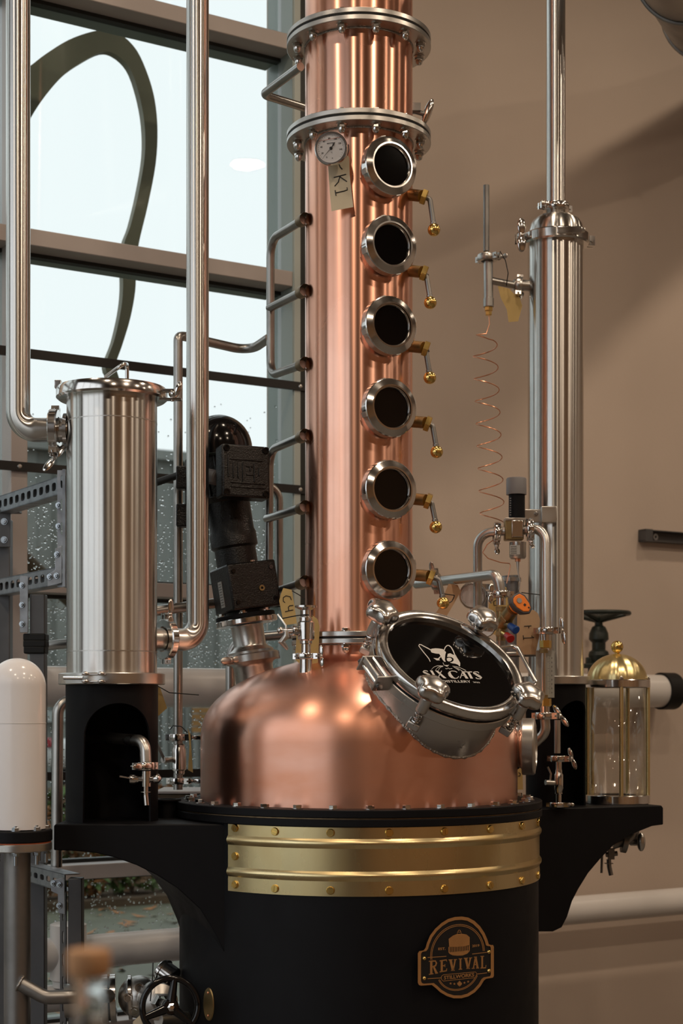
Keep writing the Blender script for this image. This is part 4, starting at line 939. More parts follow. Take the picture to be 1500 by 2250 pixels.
# ------------------------------------------------------------------ sample valve on the dome
dv = thing('dome_ball_valve', 'small polished ball valve standing on the copper dome left of the column', 'valve', V(672,1480,4.27))
Yv = 4.27
b = MB(); b.lathe([(.018,-.02),(.018,.0),(.0165,.012),(.0165,.05)], frame(V(672,1478,Yv),(0,0,1)), 24); part('stub', b, 'steel_polished', dv)
clamp(dv, V(672,1442,Yv), (0,0,1), .0285, .0165, (.85,-.5,0), wing=.9, roll=1.5)
b = MB(); b.lathe([(.0125,1435),(.0125,1416),(.0165,1414),(.0165,1408),(.0225,1405),(.0225,1368),(.0175,1365),(.0175,1357),(.0125,1355),(.0125,1341),(.0295,1335),(.0295,1331),(.010,1331)] and [(r,(1478-y)*Yv/F) for r,y in ((.0125,1435),(.0125,1416),(.0165,1414),(.0165,1408),(.0225,1405),(.0225,1368),(.0175,1365),(.0175,1357),(.0125,1355),(.0125,1341),(.0295,1335),(.0295,1331),(.010,1331))], frame(V(672,1478,Yv),(0,0,1)), 32); vb = part('valve_body', b, 'steel_polished', dv)
b = MB(); b.cyl(V(655,1386,Yv), V(640,1386,Yv-.02), .0135, 18, bev=.002); b.cyl(V(640,1386,Yv-.02), V(617,1386,Yv-.04), .0075, 14); b.sphere(V(616,1385,Yv-.04), .0095, 14, 8); part('valve_stem', b, 'steel_polished', vb)
b = MB(); b.tube([V(628,1384,Yv-.035), V(629,1398,Yv-.035), V(618,1410,Yv-.035), V(632,1427,Yv-.03)], [.006,.009,.010,.004], 10); b.tube([V(628,1384,Yv-.035), V(628,1375,Yv-.035), V(610,1350,Yv-.02)], .003, 8); part('valve_lever', b, 'steel', vb)
paper('paper_tag', [(622,1292),(641,1296),(646,1326),(652,1370),(624,1374),(613,1320),(617,1305)], 4.44, 'paper_yellow', 'yellow tag reading C4 behind the small dome valve',
      [[(640,1318),(637,1311),(628,1309),(622,1313),(622,1321),(626,1324)],[(644,1330),(636,1331),(633,1334),(634,1341)],[(644,1340),(626,1344)]], .0013, tie=[(641,1298,4.43),(655,1306,4.43),(668,1314,4.44)])
paper('paper_tag', [(686,1352),(697,1360),(702,1376),(701,1400),(698,1462),(683,1464),(655,1456),(648,1448),(653,1370),(668,1352)], 4.335, 'paper_yellow', 'rounded tan tag hanging directly behind the small dome valve', tie=[(615,1360,4.30),(650,1353,4.26),(672,1350,4.235),(686,1354,4.30)])
# ------------------------------------------------------------------ dial thermometer and its K1 tag
def gauge(name, label, c, n, up, R, parent=None, txt=True):
    M = frame(c, n, up); Mx = Matrix((M.to_3x3() @ Vector((1,0,0)), M.to_3x3() @ Vector((0,1,0)), M.to_3x3() @ Vector((0,0,1)))).transposed().to_4x4(); Mx.translation = c
    t = thing(name, label, 'gauge', c)
    b = MB(); b.lathe([(0,-.022),(R*.92,-.022),(R*.98,-.016),(R,-.008),(R,.0),(R*.95,.005),(R*.86,.005),(R*.84,.0),(0,.0)], M, 56); part('case', b, 'steel_polished', t)
    b = MB(); b.lathe([(0,.0008),(R*.85,.0008)], M, 48); d = part('dial', b, 'dial_white', t)
    b = MB()
    for i in range(31):
        a = math.radians(225-270*i/30); l = .10 if i % 4 == 0 else .06
        p0 = Vector((math.cos(a)*R*.80, math.sin(a)*R*.80, .0012)); p1 = Vector((math.cos(a)*R*(.80-l), math.sin(a)*R*(.80-l), .0012)); b.tube([Mx @ p0, Mx @ p1], .0003, 4)
    part('scale_marks', b, 'ink', d)
    return t, Mx, d
gc = V(727,326,4.27); gn = Vector((-.12,-1,-.10)).normalized()
tg, GX, dl = gauge('dial_thermometer', 'round white dial thermometer on the copper column below a flange', gc, gn, (-.06,0,1), .0445)
b = MB(); b.cyl(gc-gn*.02, gc-gn*.09, .010, 14); part('stem', b, 'steel', tg)
for i, s in enumerate(('0','20','40','60','80','100','120','140')):
    a = math.radians(240-270*i/7.5); r_ = .0262
    part('numeral', text_mb(s, .0062, GX @ T((math.cos(a)*r_, math.sin(a)*r_, .0012)), .0001, .0001), 'ink', dl)
part('numeral', text_mb('°C', .0052, GX @ T((.001,-.011,.0012)), .0001), 'ink', dl); part('numeral', text_mb('RECOTEMP', .0044, GX @ T((.001,.013,.0012)), .0001, .0001), 'ink', dl)
b = MB(); b.tube([GX @ Vector((-.0215,-.021,.003)), GX @ Vector((0,0,.003)), GX @ Vector((.007,.008,.003))], [.0003,.0007,.0012], 6); b.tube([GX @ Vector((.006,.007,.003)), GX @ Vector((.011,.0125,.003))], [.0024,.0004], 6); b.lathe([(0,.004),(.0022,.004),(.0042,.003),(.0042,.002)], GX, 18); b.lathe([(0,.0015),(.0013,.0015)], GX @ T((.002,-.026,0)), 12)
part('pointer', b, 'ink', dl)
b = MB(); b.tube([GX @ Vector((-.0335,.021,.0035)), GX @ Vector((0,.0235,.0035)), GX @ Vector((.0285,.0265,.0035))], .0005, 5); part('fill_line', b, 'gasket_red', dl)
b = MB(); b.lathe([(0,.0042),(.038,.0042)], GX, 40); part('glass', b, 'clear_glass', tg)
paper('paper_tag', [(719,345),(726,340),(762,338),(767,346),(768,384),(776,455),(728,464),(724,420)], 4.322, 'paper', 'cream tag reading K1 hanging below the dial thermometer',
      [[(733,390),(760,383)],[(746,389),(743,400),(735,409)],[(746,388),(762,399)],[(762,412),(763,417),(755,420),(736,424)],[(736,418),(738,430)],[(745,362),(748,368),(752,372)]], .0014, tie=[(762,342,4.318),(766,330,4.318),(765,318,4.33)])
# ------------------------------------------------------------------ bulb probe and capillary on the right condenser
YP = 4.93
pr_ = thing('probe_tee', 'slender steel probe on a tee clamped beside the tall right condenser', 'probe', V(1073,690,YP))
b = MB(); b.cyl(V(1068,552,YP), V(1068,407,YP), .0093, 16); part('probe_rod', b, 'steel_dark', pr_)
clamp(pr_, V(1070,567,YP), (0,0,1), .031, .020, (.7,-.75,0), 'steel', wing=.6)
b = MB(); b.cyl(V(1072,560,YP), V(1073,660,YP), .0145, 20); b.cyl(V(1073,655,YP), V(1073,675,YP), .0165, 20, bev=.001); part('tee_body', b, 'steel_tube', pr_)
b = MB(); b.cyl(V(1080,617,YP), V(1130,627,YP+.01), .0115, 18); b.cyl(V(1128,626,YP+.01), V(1165,628,YP+.02), .017, 18); part('tee_arm', b, 'steel_tube', pr_)
clamp(pr_, V(1140,628,YP+.01), (1,-.1,-.1), .027, .020, (0,-.5,-1), 'steel', wing=1.0, roll=.4)
b = MB(); b.hexp(V(1073,675,YP), (0,0,-1), .0135, .013); b.hexp(V(1073,686,YP), (0,0,-1), .0105, .010); part('brass_gland', b, 'brass_shiny', pr_)
pts = [V(1074,694,YP), V(1075,712,YP), V(1068,733,YP)]
NT = 8.4; n = 150
for i in range(n+1):
    u = i/n; y = 738+(1152-738)*u; cx = 1064+18*u; a = math.pi*1.15+2*math.pi*NT*u; rr = (.038 if u > .03 else .03)
    p = V(cx, y, YP); pts.append(p+Vector((rr*math.cos(a), rr*math.sin(a)*.9, 0)))
pts += [V(1104,1172,4.84), V(1070,1196,4.80), V(1060,1214,4.80), V(1072,1227,4.80), V(1100,1236,4.80), V(1119,1238,4.80), V(1121,1243,4.80), V(1113,1282,4.80)]
b = MB(); b.tube(pts, .0016, 7); part('capillary_coil', b, 'copper_wire', pr_, label='coiled copper capillary tube')
paper('paper_tag', [(1093,628),(1118,634),(1128,645),(1140,650),(1147,672),(1138,706),(1117,708),(1113,680),(1100,655)], YP-.005, 'paper_yellow', 'creased kraft tag hanging under the probe tee arm', tie=[(1112,628,YP-.02),(1116,600,YP-.03),(1110,572,YP-.03),(1098,552,YP-.03)])
# ------------------------------------------------------------------ pressure regulator with elbows
YG = 4.80
rg = thing('water_regulator', 'water regulator with grey cap and black bonnet clamped between steel elbows', 'regulator', V(1135,1228,YG))
b = MB(); b.lathe([(0,1050),(.0,1050)] and [(0,.0),(.0305,.0),(.0305,.046),(.0285,.050),(0,.050)], frame(V(1134,1087,YG),(0,0,1)), 36); part('cap', b, 'cap_grey', rg)
b = MB(); b.cyl(V(1135,1142,YG), V(1135,1087,YG), .0245, 32); part('bonnet', b, 'black_coat', rg)
for i in range(8): b = MB(); c = V(1121,1095+i*5.2,YG-.0235); b.box(c, (.004,.002,.003)); part('scale_notch', b, 'cap_grey', rg)
b = MB(); b.box(V(1128,1165,YG), (.056,.05,.062)); part('body', b, 'brass_dull', rg, bev=.003); b = MB(); b.box(V(1130,1143,YG), (.062,.056,.008)); part('top_plate', b, 'steel', rg, bev=.001)
b = MB(); b.box(V(1136,1162,YG-.027), (.034,.01,.05)); part('side_plate', b, 'steel_polished', rg, bev=.002)
b = MB(); b.lathe([(0,.0),(.021,.0),(.0255,.006),(.0255,.05),(0,.05)], frame(V(1137,1228,YG),(0,0,1)), 28); bo = part('bowl', b, 'steel', rg)
b = MB(); Ml = frame(V(1131,1208,YG-.0262),(0,-1,0)); b.box((0,0,0), (.03,.028,.0008), Ml); lb = part('bowl_label', b, 'label_grey', bo)
b = MB()
for i in range(5): b.box((-.004,.010-i*.005,.0007), (.018,.0012,.0004), Ml)
part('label_print', b, 'ink', lb)
b = MB(); b.cyl(V(1137,1228,YG), V(1137,1234,YG), .0085, 14); part('gland', b, 'copper_wire', rg)
b = MB(); b.tube([V(1137,1232,YG), V(1138,1258,YG), V(1142,1275,YG), V(1140,1296,YG)], [.0055,.0022,.0016,.0016], 8); part('bleed_tube', b, 'steel', rg)
tube('inlet_elbow', [(1118,1166,YG),(1049,1172,YG+.03),(1049,1400,YG+.05)], .0138, rg, .045, 'steel')
tube('outlet_elbow', [(1140,1166,YG),(1199,1160,YG-.06),(1200,1382,YG-.08)], .0145, rg, .05, 'steel_brushed')
clamp(rg, V(1091,1172,YG+.012), (1,0,-.05), .034, .020, (-.3,-.8,-.55), wing=1.2); clamp(rg, V(1163,1164,YG-.03), (1,0,.05), .034, .020, (-.4,-.8,-.5), wing=1.0)
# ------------------------------------------------------------------ coolant pipe and balancing valve
bv = thing('balancing_valve', 'brass balancing valve with orange and grey knob on a bent steel pipe', 'valve', V(1100,1470,4.64))
tube('bent_pipe', [(915,1283,4.97),(1092,1262,4.64),(1099,1300,4.64)], .0155, bv, .045, 'steel')
clamp(bv, V(958,1278,4.90), (.9,-.35,0), .027, .020, (0,-.5,1), 'steel'); clamp(bv, V(1099,1306,4.64), (0,0,1), .029, .020, (-1,-.3,0), wing=.8, roll=1.5)
b = MB(); b.cyl(V(1100,1314,4.64), V(1100,1330,4.64), .014, 18); part('ferrule', b, 'steel_polished', bv)
b = MB(); b.hexp(V(1100,1333,4.64), (0,0,-1), .0165, .014); b.cyl(V(1100,1340,4.64), V(1100,1408,4.64), .0135, 18); b.hexp(V(1100,1388,4.64), (0,0,-1), .0165, .014); b.cyl(V(1102,1372,4.64), V(1127,1338,4.57), .0195, 20); b.hexp(V(1112,1358,4.61), V(1127,1338,4.57)-V(1112,1358,4.61), .022, .012)
b.cyl(V(1104,1368,4.63), V(1122,1374,4.58), .0085, 14); b.cyl(V(1104,1392,4.63), V(1114,1396,4.59), .0085, 14); part('brass_body', b, 'brass_dull', bv)
kd = (V(1146,1325,4.52)-V(1120,1345,4.58)).normalized(); kd = Vector((.30,-.86,.18)).normalized(); kc = V(1141,1326,4.555)
KM = frame(kc, kd, (-.25,0,1))
prof = [(.0,.030),(.021,.024),(.027,.006),(.021,-.022),(.012,-.036),(-.004,-.040),(-.020,-.026),(-.026,.0),(-.022,.020),(-.011,.029)]
KM2 = KM @ Matrix.Rotation(.55,4,'Z')
b = MB(); b.loft([KM2 @ Vector((x*.92,y*.92,-.016)) for x,y in prof], [KM2 @ Vector((x*1.04,y*1.04,.010)) for x,y in prof]); part('knob', b, 'grey_plastic', bv, bev=.004)
b = MB(); b.loft([KM2 @ Vector((x*.8,y*.86,.0095)) for x,y in prof], [KM2 @ Vector((x*.76,y*.83,.0125)) for x,y in prof]); kf = part('knob_face', b, 'orange_plastic', bv, bev=.0015)
b = MB(); b.lathe([(0,.0145),(.0078,.0145),(.0085,.0125)], KM2 @ T((-.001,.008,0)), 18); part('knob_hub', b, 'steel_dark', kf)
b = MB(); b.box((.002,-.012,.0128), (.007,.007,.0008), KM2); b.box((.005,-.026,.0128), (.0045,.005,.0008), KM2); part('knob_window', b, 'ink', kf)
b = MB(); b.lathe([(.024,-.020),(.026,-.016),(.024,-.012)], KM2, 24); part('knob_skirt', b, 'orange_plastic', bv)
for (x0,y0,x1,y1,m,nm) in ((1119,1374,1134,1385,'blue_plastic','blue_cap'),(1112,1395,1122,1404,'red_plastic','red_cap')):
    A = V(x0,y0,4.585); B2 = V(x1,y1,4.555); b = MB(); b.cyl(V(x0-8,y0-5,4.61), A, .006, 12); part('test_nipple', b, 'brass_shiny', bv)
    b = MB(); b.cyl(A, B2, .0095, 18, .0125, .002); part(nm, b, m, bv, label=nm.replace('_',' '))
tube('tail_pipe', [(1100,1400,4.64),(1100,1475,4.66)], .0135, bv, 0, 'steel_tube')
tube('link_pipe', [(1050,1440,4.86),(1180,1436,4.84)], .009, bv, 0, 'steel_tube')
# ------------------------------------------------------------------ flow meter
YF = 4.70
fm = thing('flow_meter', 'clear flow meter tube with scale between brass nuts right of the manway', 'flow meter', V(1197,1580,YF))
clamp(fm, V(1201,1386,YF), (0,0,1), .030, .020, (.75,-.6,0), wing=1.1, roll=1.4)
b = MB(); b.cyl(V(1198,1394,YF), V(1198,1408,YF), .0155, 20); b.cyl(V(1197,1551,YF), V(1197,1566,YF), .0145, 20); part('end_ferrule', b, 'steel_polished', fm)
for y in (1407,1535): b = MB(); b.hexp(V(1198,y,YF), (0,0,-1), .0175, .024, .5); part('brass_nut', b, 'brass_shiny', fm)
b = MB(); b.box(V(1196,1481,YF), (.055,.030,.142)); part('acrylic_block', b, 'clear_glass', fm)
b = MB(); b.box(V(1197,1481,YF+.017), (.054,.003,.140)); bp_ = part('back_plate', b, 'label_grey', fm)
b = MB(); b.cyl(V(1194,1428,YF), V(1194,1535,YF), .0072, 14); part('tube', b, 'steel_polished', fm)
for y in (1426,1527): b = MB(); b.cyl(V(1194,y,YF), V(1194,y+9,YF), .013, 16); part('tube_seat', b, 'brass_dull', fm)
b = MB()
for i in range(24): b.box(V(1207-(1.2 if i % 4 == 0 else 0),1440+i*3.6,YF-.0155), (.008 if i % 4 == 0 else .0045,.0006,.0007))
for i in range(9): b.box(V(1212,1446+i*9.5,YF-.0155), (.0015,.0006,.005))
part('scale_print', b, 'ink', fm)
clamp(fm, V(1197,1573,YF), (0,0,1), .030, .020, (.8,-.6,0), wing=1.1, roll=.9)
tube('outlet_elbow', [(1197,1580,YF),(1199,1610,YF),(1160,1645,YF+.03)], .0145, fm, .05, 'steel')
paper('paper_tag', [(1136,1345),(1172,1340),(1182,1348),(1186,1362),(1184,1400),(1176,1438),(1134,1438)], 4.73, 'paper_kraft', 'kraft tag reading F1 between the orange knob and flow meter',
      [[(1167,1375),(1151,1376)],[(1162,1375),(1161,1380)],[(1167,1397),(1173,1401),(1149,1402)],[(1149,1396),(1150,1406)]], .0013, tie=[(1145,1302,4.70),(1186,1307,4.70)])
paper('paper_tag', [(985,1283),(1005,1285),(1012,1300),(1005,1312),(998,1325),(980,1355),(950,1355),(962,1340)], 4.80, 'paper_kraft', 'kraft tag behind the lowest brass ball tap', tie=[(975,1305,4.6),(998,1308,4.66),(994,1320,4.7),(985,1326,4.6)])
paper('paper_tag', [(1073,1303),(1085,1287),(1112,1290),(1118,1340),(1100,1400),(1074,1390)], 4.78, 'paper_yellow', 'yellow tag behind the brass balancing valve', [[(1090,1318),(1084,1322),(1085,1330),(1093,1330)]], .0013)
paper('paper_tag', [(1134,1680),(1147,1684),(1149,1735),(1134,1735)], 4.72, 'paper_yellow', 'yellow tag low behind the side sight glass', [[(1139,1697),(1143,1700),(1142,1705),(1138,1705)]], .0012)
# pressure gauges half hidden behind the manway knob
g2, GX2, d2 = gauge('pressure_gauge', 'grey-faced pressure gauge half hidden left of the balancing valve', V(1038,1308,4.92), Vector((-.25,-1,0)).normalized(), (0,0,1), .043)
b = MB(); b.cyl(V(1038,1335,4.93), V(1038,1420,4.93), .008, 12); part('stem', b, 'steel', g2)
g3, GX3, d3 = gauge('pressure_gauge', 'small chrome pressure gauge tucked behind the upper right star knob', V(1066,1378,4.50), Vector((.2,-1,-.15)).normalized(), (0,0,1), .030)
b = MB(); b.cyl(V(1066,1400,4.51), V(1066,1440,4.51), .007, 12); part('stem', b, 'steel', g3)
tube('impulse_line', [(1066,1440,4.51),(1060,1480,4.5),(1040,1520,4.45)], .006, g3, .03)
gp = thing('grey_standpipe', 'grey galvanised standpipe with clamp collar behind the balancing valve', 'pipe', V(1050,1500,4.98))
tube('pipe', [(1058,1302,4.98),(1058,1620,4.98)], .019, gp, 0, 'galvanized'); b = MB(); b.ring(0,.034,-.008,.008,frame(V(1053,1290,4.98),(0,0,1)),28); part('collar', b, 'steel', gp)
tube('standpipe_body', [(1120,1265,5.0),(1122,1300,5.0),(1122,1620,5.0)], .026, gp, 0, 'galvanized')
b = MB(); b.ring(0,.034,-.006,.006,frame(V(1121,1274,5.0),(0,0,1)),28); part('collar', b, 'steel', gp)
# ------------------------------------------------------------------ sample valve in front of the right pedestal
sv = thing('sample_valve', 'slim sample line with ball valve in front of the right pedestal', 'valve', V(1227,1772,4.80))
YS = 4.80
tube('line', [(1224,1582,YS),(1224,1655,YS)], .0095, sv, 0, 'steel'); clamp(sv, V(1227,1667,YS), (0,0,1), .026, .018, (.8,-.6,0), wing=1.0, roll=1.2)
b = MB(); b.lathe([(r,(1772-y)*YS/F) for r,y in ((.009,1672),(.009,1690),(.0105,1693),(.0105,1699),(.0135,1702),(.0135,1735),(.0115,1738),(.0115,1744),(.0085,1746),(.0085,1770))], frame(V(1227,1772,YS),(0,0,1)), 20); vb = part('valve_body', b, 'steel_polished', sv)
b = MB(); b.cyl(V(1220,1720,YS), V(1198,1719,YS-.01), .0085, 14); b.tube([V(1208,1720,YS), V(1210,1700,YS), V(1203,1685,YS)], .003, 8); part('valve_lever', b, 'steel', vb)
clamp(sv, V(1224,1768,YS), (0,0,1), .024, .014, (.9,-.4,0), wing=.5)
# valve under the right shelf
uv = thing('shelf_drain_tap', 'small steel drain tap hanging under the right black bracket', 'tap', V(1342,1920,4.96))
YU = 5.08
tube('elbow', [(1390,1800,YU),(1396,1840,YU),(1345,1856,YU)], .0155, uv, .03, 'steel_dark')
b = MB(); b.sphere((0,0,0), 1, 18, 10, (.014,.012,.030), T(V(1408,1850,YU-.02))); b.cyl(V(1385,1850,YU), V(1410,1850,YU-.02), .012, 14); part('wing_nut', b, 'steel', uv)
b = MB(); b.ring(0,.032,-.008,.008,frame(V(1372,1852,YU),(1,0,-.2)),28); part('clamp_ring', b, 'steel_dark', uv)
b = MB(); b.box(V(1342,1876,YU), (.02,.018,.035)); b.cyl(V(1330,1878,YU), V(1356,1875,YU), .008, 12); part('tap_body', b, 'steel_dark', uv, bev=.001)
tube('tap_tip', [(1337,1888,YU),(1338,1905,YU),(1342,1923,YU)], .0075, uv, .02, 'steel_dark'); tube('tap_handle', [(1322,1880,YU-.01),(1321,1918,YU-.01)], .004, uv, 0, 'steel_dark')
b = MB(); b.box(V(1337,1897,YU), (.026,.02,.002)); part('tap_collar', b, 'steel_dark', uv)
# ------------------------------------------------------------------ white wall pipes, gate valve
def wpipe(name, label, px, yc, rpx, off, t0, t1, m='white_pvc'):
    c = wpt(px, yc, off); r_ = rpx*c.y/F; z = c.z; t = thing(name, label, 'pipe', W((t0+t1)/2, off, z))
    b = MB(); b.tube([W(t0,off,z), W(t1,off,z)], r_, 32); part('pipe', b, m, t); return t, z, r_
OFA = .28; tA1 = wt(1466, OFA)
pA, zA, rA = wpipe('white_wall_pipe', 'thick white pipe running along the wall behind the kettle at eye level', 150, 1509, 45, OFA, TL+.1, tA1)
b = MB(); b.lathe([(rA*.9,-.038),(rA*1.14,-.036),(rA*1.14,.036),(rA*.9,.038)], frame(W(wt(1464,OFA),OFA,zA), DV), 36); part('rubber_coupling', b, 'black_rubber', pA)
b = MB(); b.tube([W(tA1-.02,OFA,zA), W(tA1+.03,OFA-.02,zA), W(tA1+.05,.11,zA)], rA*.9, 28, .06); part('wall_elbow', b, 'white_pvc', pA)
OFB = .28
pB, zB, rB = wpipe('white_wall_pipe', 'white pipe running low along the wall under the brackets', 69, 2102, 38, OFB, TL+.1, TR-.1)
c = wpt(160, 2172, OFB)
pC, zC, rC = wpipe('white_wall_pipe', 'short white pipe run near the bottom left corner', 95, 2196, 30, OFB, TL+.1, wt(232,OFB))
b = MB(); b.lathe([(.052,0),(.052,.02),(.060,.025),(.060,.205),(.050,.21),(0,.21)], T(W(wt(150,OFB+.02),OFB+.02,wz(150,2165,OFB))), 32); part('riser_tee', b, 'white_pvc', pC)
gv = thing('gate_valve', 'dark gate valve with edge-on handwheel on the white pipe at right', 'valve', W(wt(1315,OFA),OFA,zA+rA))
gc_ = W(wt(1315,OFA),OFA,0); sc = gc_.y/F
def gz(y): return 1.5+(CY-y)*sc
b = MB(); b.lathe([(24*sc,gz(1480)),(24*sc,gz(1462)),(19*sc,gz(1455)),(23*sc,gz(1440)),(21*sc,gz(1432)),(15*sc,gz(1428)),(15*sc,gz(1412)),(22*sc,gz(1405)),(21*sc,gz(1392)),(15*sc,gz(1378)),(9*sc,gz(1374)),(8*sc,gz(1355)),(0,gz(1350))], T(gc_), 20); part('valve_bonnet', b, 'wheel_green', gv, sharp=25)
b = MB(); b.box((gc_.x-22*sc,gc_.y,gz(1456)), (12*sc,.04,24*sc)); b.box((gc_.x,gc_.y,gz(1463)), (70*sc,.09,10*sc)); part('flange_lug', b, 'wheel_green', gv, bev=.004)
b = MB(); R_ = 66*sc; ring = [gc_+Vector((R_*math.cos(a*math.pi/24), R_*math.sin(a*math.pi/24), gz(1348))) for a in range(50)]; b.tube(ring, 5*sc, 10, cap=False); hw = part('handwheel', b, 'wheel_green', gv)
for i in range(5):
    a = i*1.2566+.3; b = MB(); b.tube([gc_+Vector((0,0,gz(1362))), gc_+Vector((R_*math.cos(a), R_*math.sin(a), gz(1349)))], [8*sc,4*sc], 8); part('spoke', b, 'wheel_green', hw)
# slotted steel track on the wall at right
t0, t1 = wt(1402,.10), wt(1560,.10); zt_, zb_ = wz(1420,1165,.12), wz(1420,1190,.12)
tr = thing('wall_channel', 'short grey steel channel screwed to the tan wall at right', 'channel', W((t0+t1)/2,.10,zb_))
b = MB(); wbox(b, t0, t1, .10, .104, zb_, zt_); part('web', b, 'strut_grey', tr)
for za in (zb_, zt_-.004): b = MB(); wbox(b, t0, t1, .104, .145, za, za+.004); part('channel_lip', b, 'strut_grey', tr)
b = MB(); wbox(b, t0, t0+.04, .10, .147, zb_-.002, zt_+.002); part('end_cap', b, 'strut_grey', tr)
b = MB(); b.ring(.006,.014,0,.006,frame(W(t0+.09,.104,(zb_+zt_)/2),NV),18); part('screw', b, 'zinc', tr)
# gored round duct in the top right corner
du = thing('round_duct', 'round grey sheet metal duct elbow in the top right corner', 'duct', V(1560,10,5.68))
dp_ = [Vector((V(1425,0,4.2).x,4.15,5.98)), V(1440,-330,4.3), V(1482,-200,4.65), V(1522,-82,5.08), V(1566,12,5.68), V(1690,70,6.2), V(1900,110,7.60)]
b = MB(); b.tube(dp_, .182, 40); part('duct_body', b, 'duct', du, sharp=15)
for i in (1,2,3,4,5):
    d = (dp_[i+1]-dp_[i-1]).normalized(); b = MB(); ring = [frame(dp_[i], d) @ Vector((.185*math.cos(a*math.pi/30), .185*math.sin(a*math.pi/30), 0)) for a in range(62)]; b.tube(ring, .007, 8, cap=False); part('seam_bead', b, 'duct', du)
# ------------------------------------------------------------------ white domed tank, far left
YT = 4.0; TX = V(38,0,YT).x; TC = Vector((TX,YT,0))
def tz_(y): return 1.5+(CY-y)*YT/F
wt_ = thing('domed_tank', 'glossy white capsule tank on a bolted flange at the far left', 'tank', (TX,YT,tz_(1868)))
R_ = 62*YT/F; pr = [(R_,tz_(1820)),(R_,tz_(1508))]+[(R_*math.cos(math.pi/2*i/16), tz_(1508)+(tz_(1446)-tz_(1508))*math.sin(math.pi/2*i/16)) for i in range(1,17)]; pr[-1] = (0,tz_(1446))
b = MB(); b.lathe(pr, T(TC), 64); part('shell', b, 'white_plastic', wt_, sharp=60)
b = MB(); b.ring(R_-.001,R_+.0006,tz_(1589.5),tz_(1588),T(TC),64); part('seam_line', b, 'white_pvc', wt_)
b = MB(); b.ring(.02,76*YT/F,tz_(1848),tz_(1822),T(TC),64,.003); part('black_flange', b, 'black_coat', wt_)
b = MB(); b.ring(.02,73*YT/F,tz_(1850.5),tz_(1848),T(TC),64); part('red_gasket', b, 'gasket_red', wt_)
b = MB(); b.ring(.02,75*YT/F,tz_(1868),tz_(1850.5),T(TC),64,.002); part('steel_flange', b, 'steel', wt_)
for i in range(8):
    a = math.radians(i*45+8); c = TC+Vector((.071*math.sin(a),-.071*math.cos(a),0)); inst('flange_bolt', ME_ZBOLT, wt_, T(c+Vector((0,0,tz_(1822))))); inst('flange_nut', ME_ZBOLT, wt_, frame(c+Vector((0,0,tz_(1868))),(0,0,-1)))
    b = MB(); b.cyl(c+Vector((0,0,tz_(1868)-.008)), c+Vector((0,0,tz_(1868)-.032)), .0052, 10); part('stud', b, 'zinc', wt_)
dp = thing('drop_pipe', 'dull steel drop pipe with welded branch below the white tank', 'pipe', (TX,YT,0))
b = MB(); b.cyl((TX,YT,0), (TX,YT,tz_(1868)), 29*YT/F, 32); part('pipe', b, 'steel_dark', dp)
tube('branch', [(42,2160,3.97),(100,2192,3.97),(160,2190,3.98),(240,2188,4.1)], .0175, dp, .05, 'steel_dark'); b = MB(); ps = [frame(V(44,2161,3.968),(V(100,2192,3.97)-V(42,2160,3.97))) @ Vector((.0185*math.cos(a*.35),.0185*math.sin(a*.35),0)) for a in range(20)]; b.tube(ps, .003, 6, cap=False); part('weld_bead', b, 'weld', dp)
# ------------------------------------------------------------------ slotted strut frame
st = thing('strut_rack', 'galvanised slotted steel strut rack behind the white tank', 'rack', V(80,1500,4.75))
SD = -NV                        # into the room's window wall
def strut(p_near, length, back=.5, w=.052):
    M = Matrix((SD, Vector((0,0,1)), SD.cross(Vector((0,0,1))))).transposed().to_4x4(); M.translation = p_near
    if (M.to_3x3() @ Vector((0,0,1))).y > 0: M = M @ Matrix.Diagonal((1,1,-1,1))
    b = MB(); hole_plate(b, M, length, w, .052, .032, .024, .003)
    for sg in (1,-1): b.box((length/2, sg*(w/2-.0015), -.022), (length,.003,.044), M)
    b.box((length/2, 0, -.043), (length, w*back, .003), M)
    return part('strut_channel', b, 'galvanized', st, recalc=False)
strut(V(140,1063,4.5), .86, .96); strut(V(143,1262,4.5), .86)
# upright slotted strip and corner plate at the near end
Mv = Matrix((Vector((0,0,1)), Vector((1,0,0)), Vector((0,-1,0)))).transposed().to_4x4(); Mv.translation = V(136,1290,4.49)
b = MB(); hole_plate(b, Mv, V(0,1033,4.49).z-V(0,1290,4.49).z, .026, .066, .036, .008, .003); part('upright_strip', b, 'galvanized', st, recalc=False)
b = MB(); b.box(V(143.5,1162,4.50), (.008,.05,V(0,1033,4.5).z-V(0,1290,4.5).z)); part('upright_lip', b, 'galvanized', st)
b = MB(); b.loft([V(x,y,4.475) for x,y in ((121,1205),(136,1199),(136,1281),(104,1289),(104,1263),(121,1252))], [V(x,y,4.482) for x,y in ((121,1205),(136,1199),(136,1281),(104,1289),(104,1263),(121,1252))]); part('corner_plate', b, 'galvanized', st, bev=.001)
for x, y in ((128,1110),(128,1156),(125,1218),(109,1267),(124,1265)): inst('strut_bolt', ME_ZBOLT, st, frame(V(x,y,4.474),(-.35,-.94,0)) @ Matrix.Scale(.72,4))
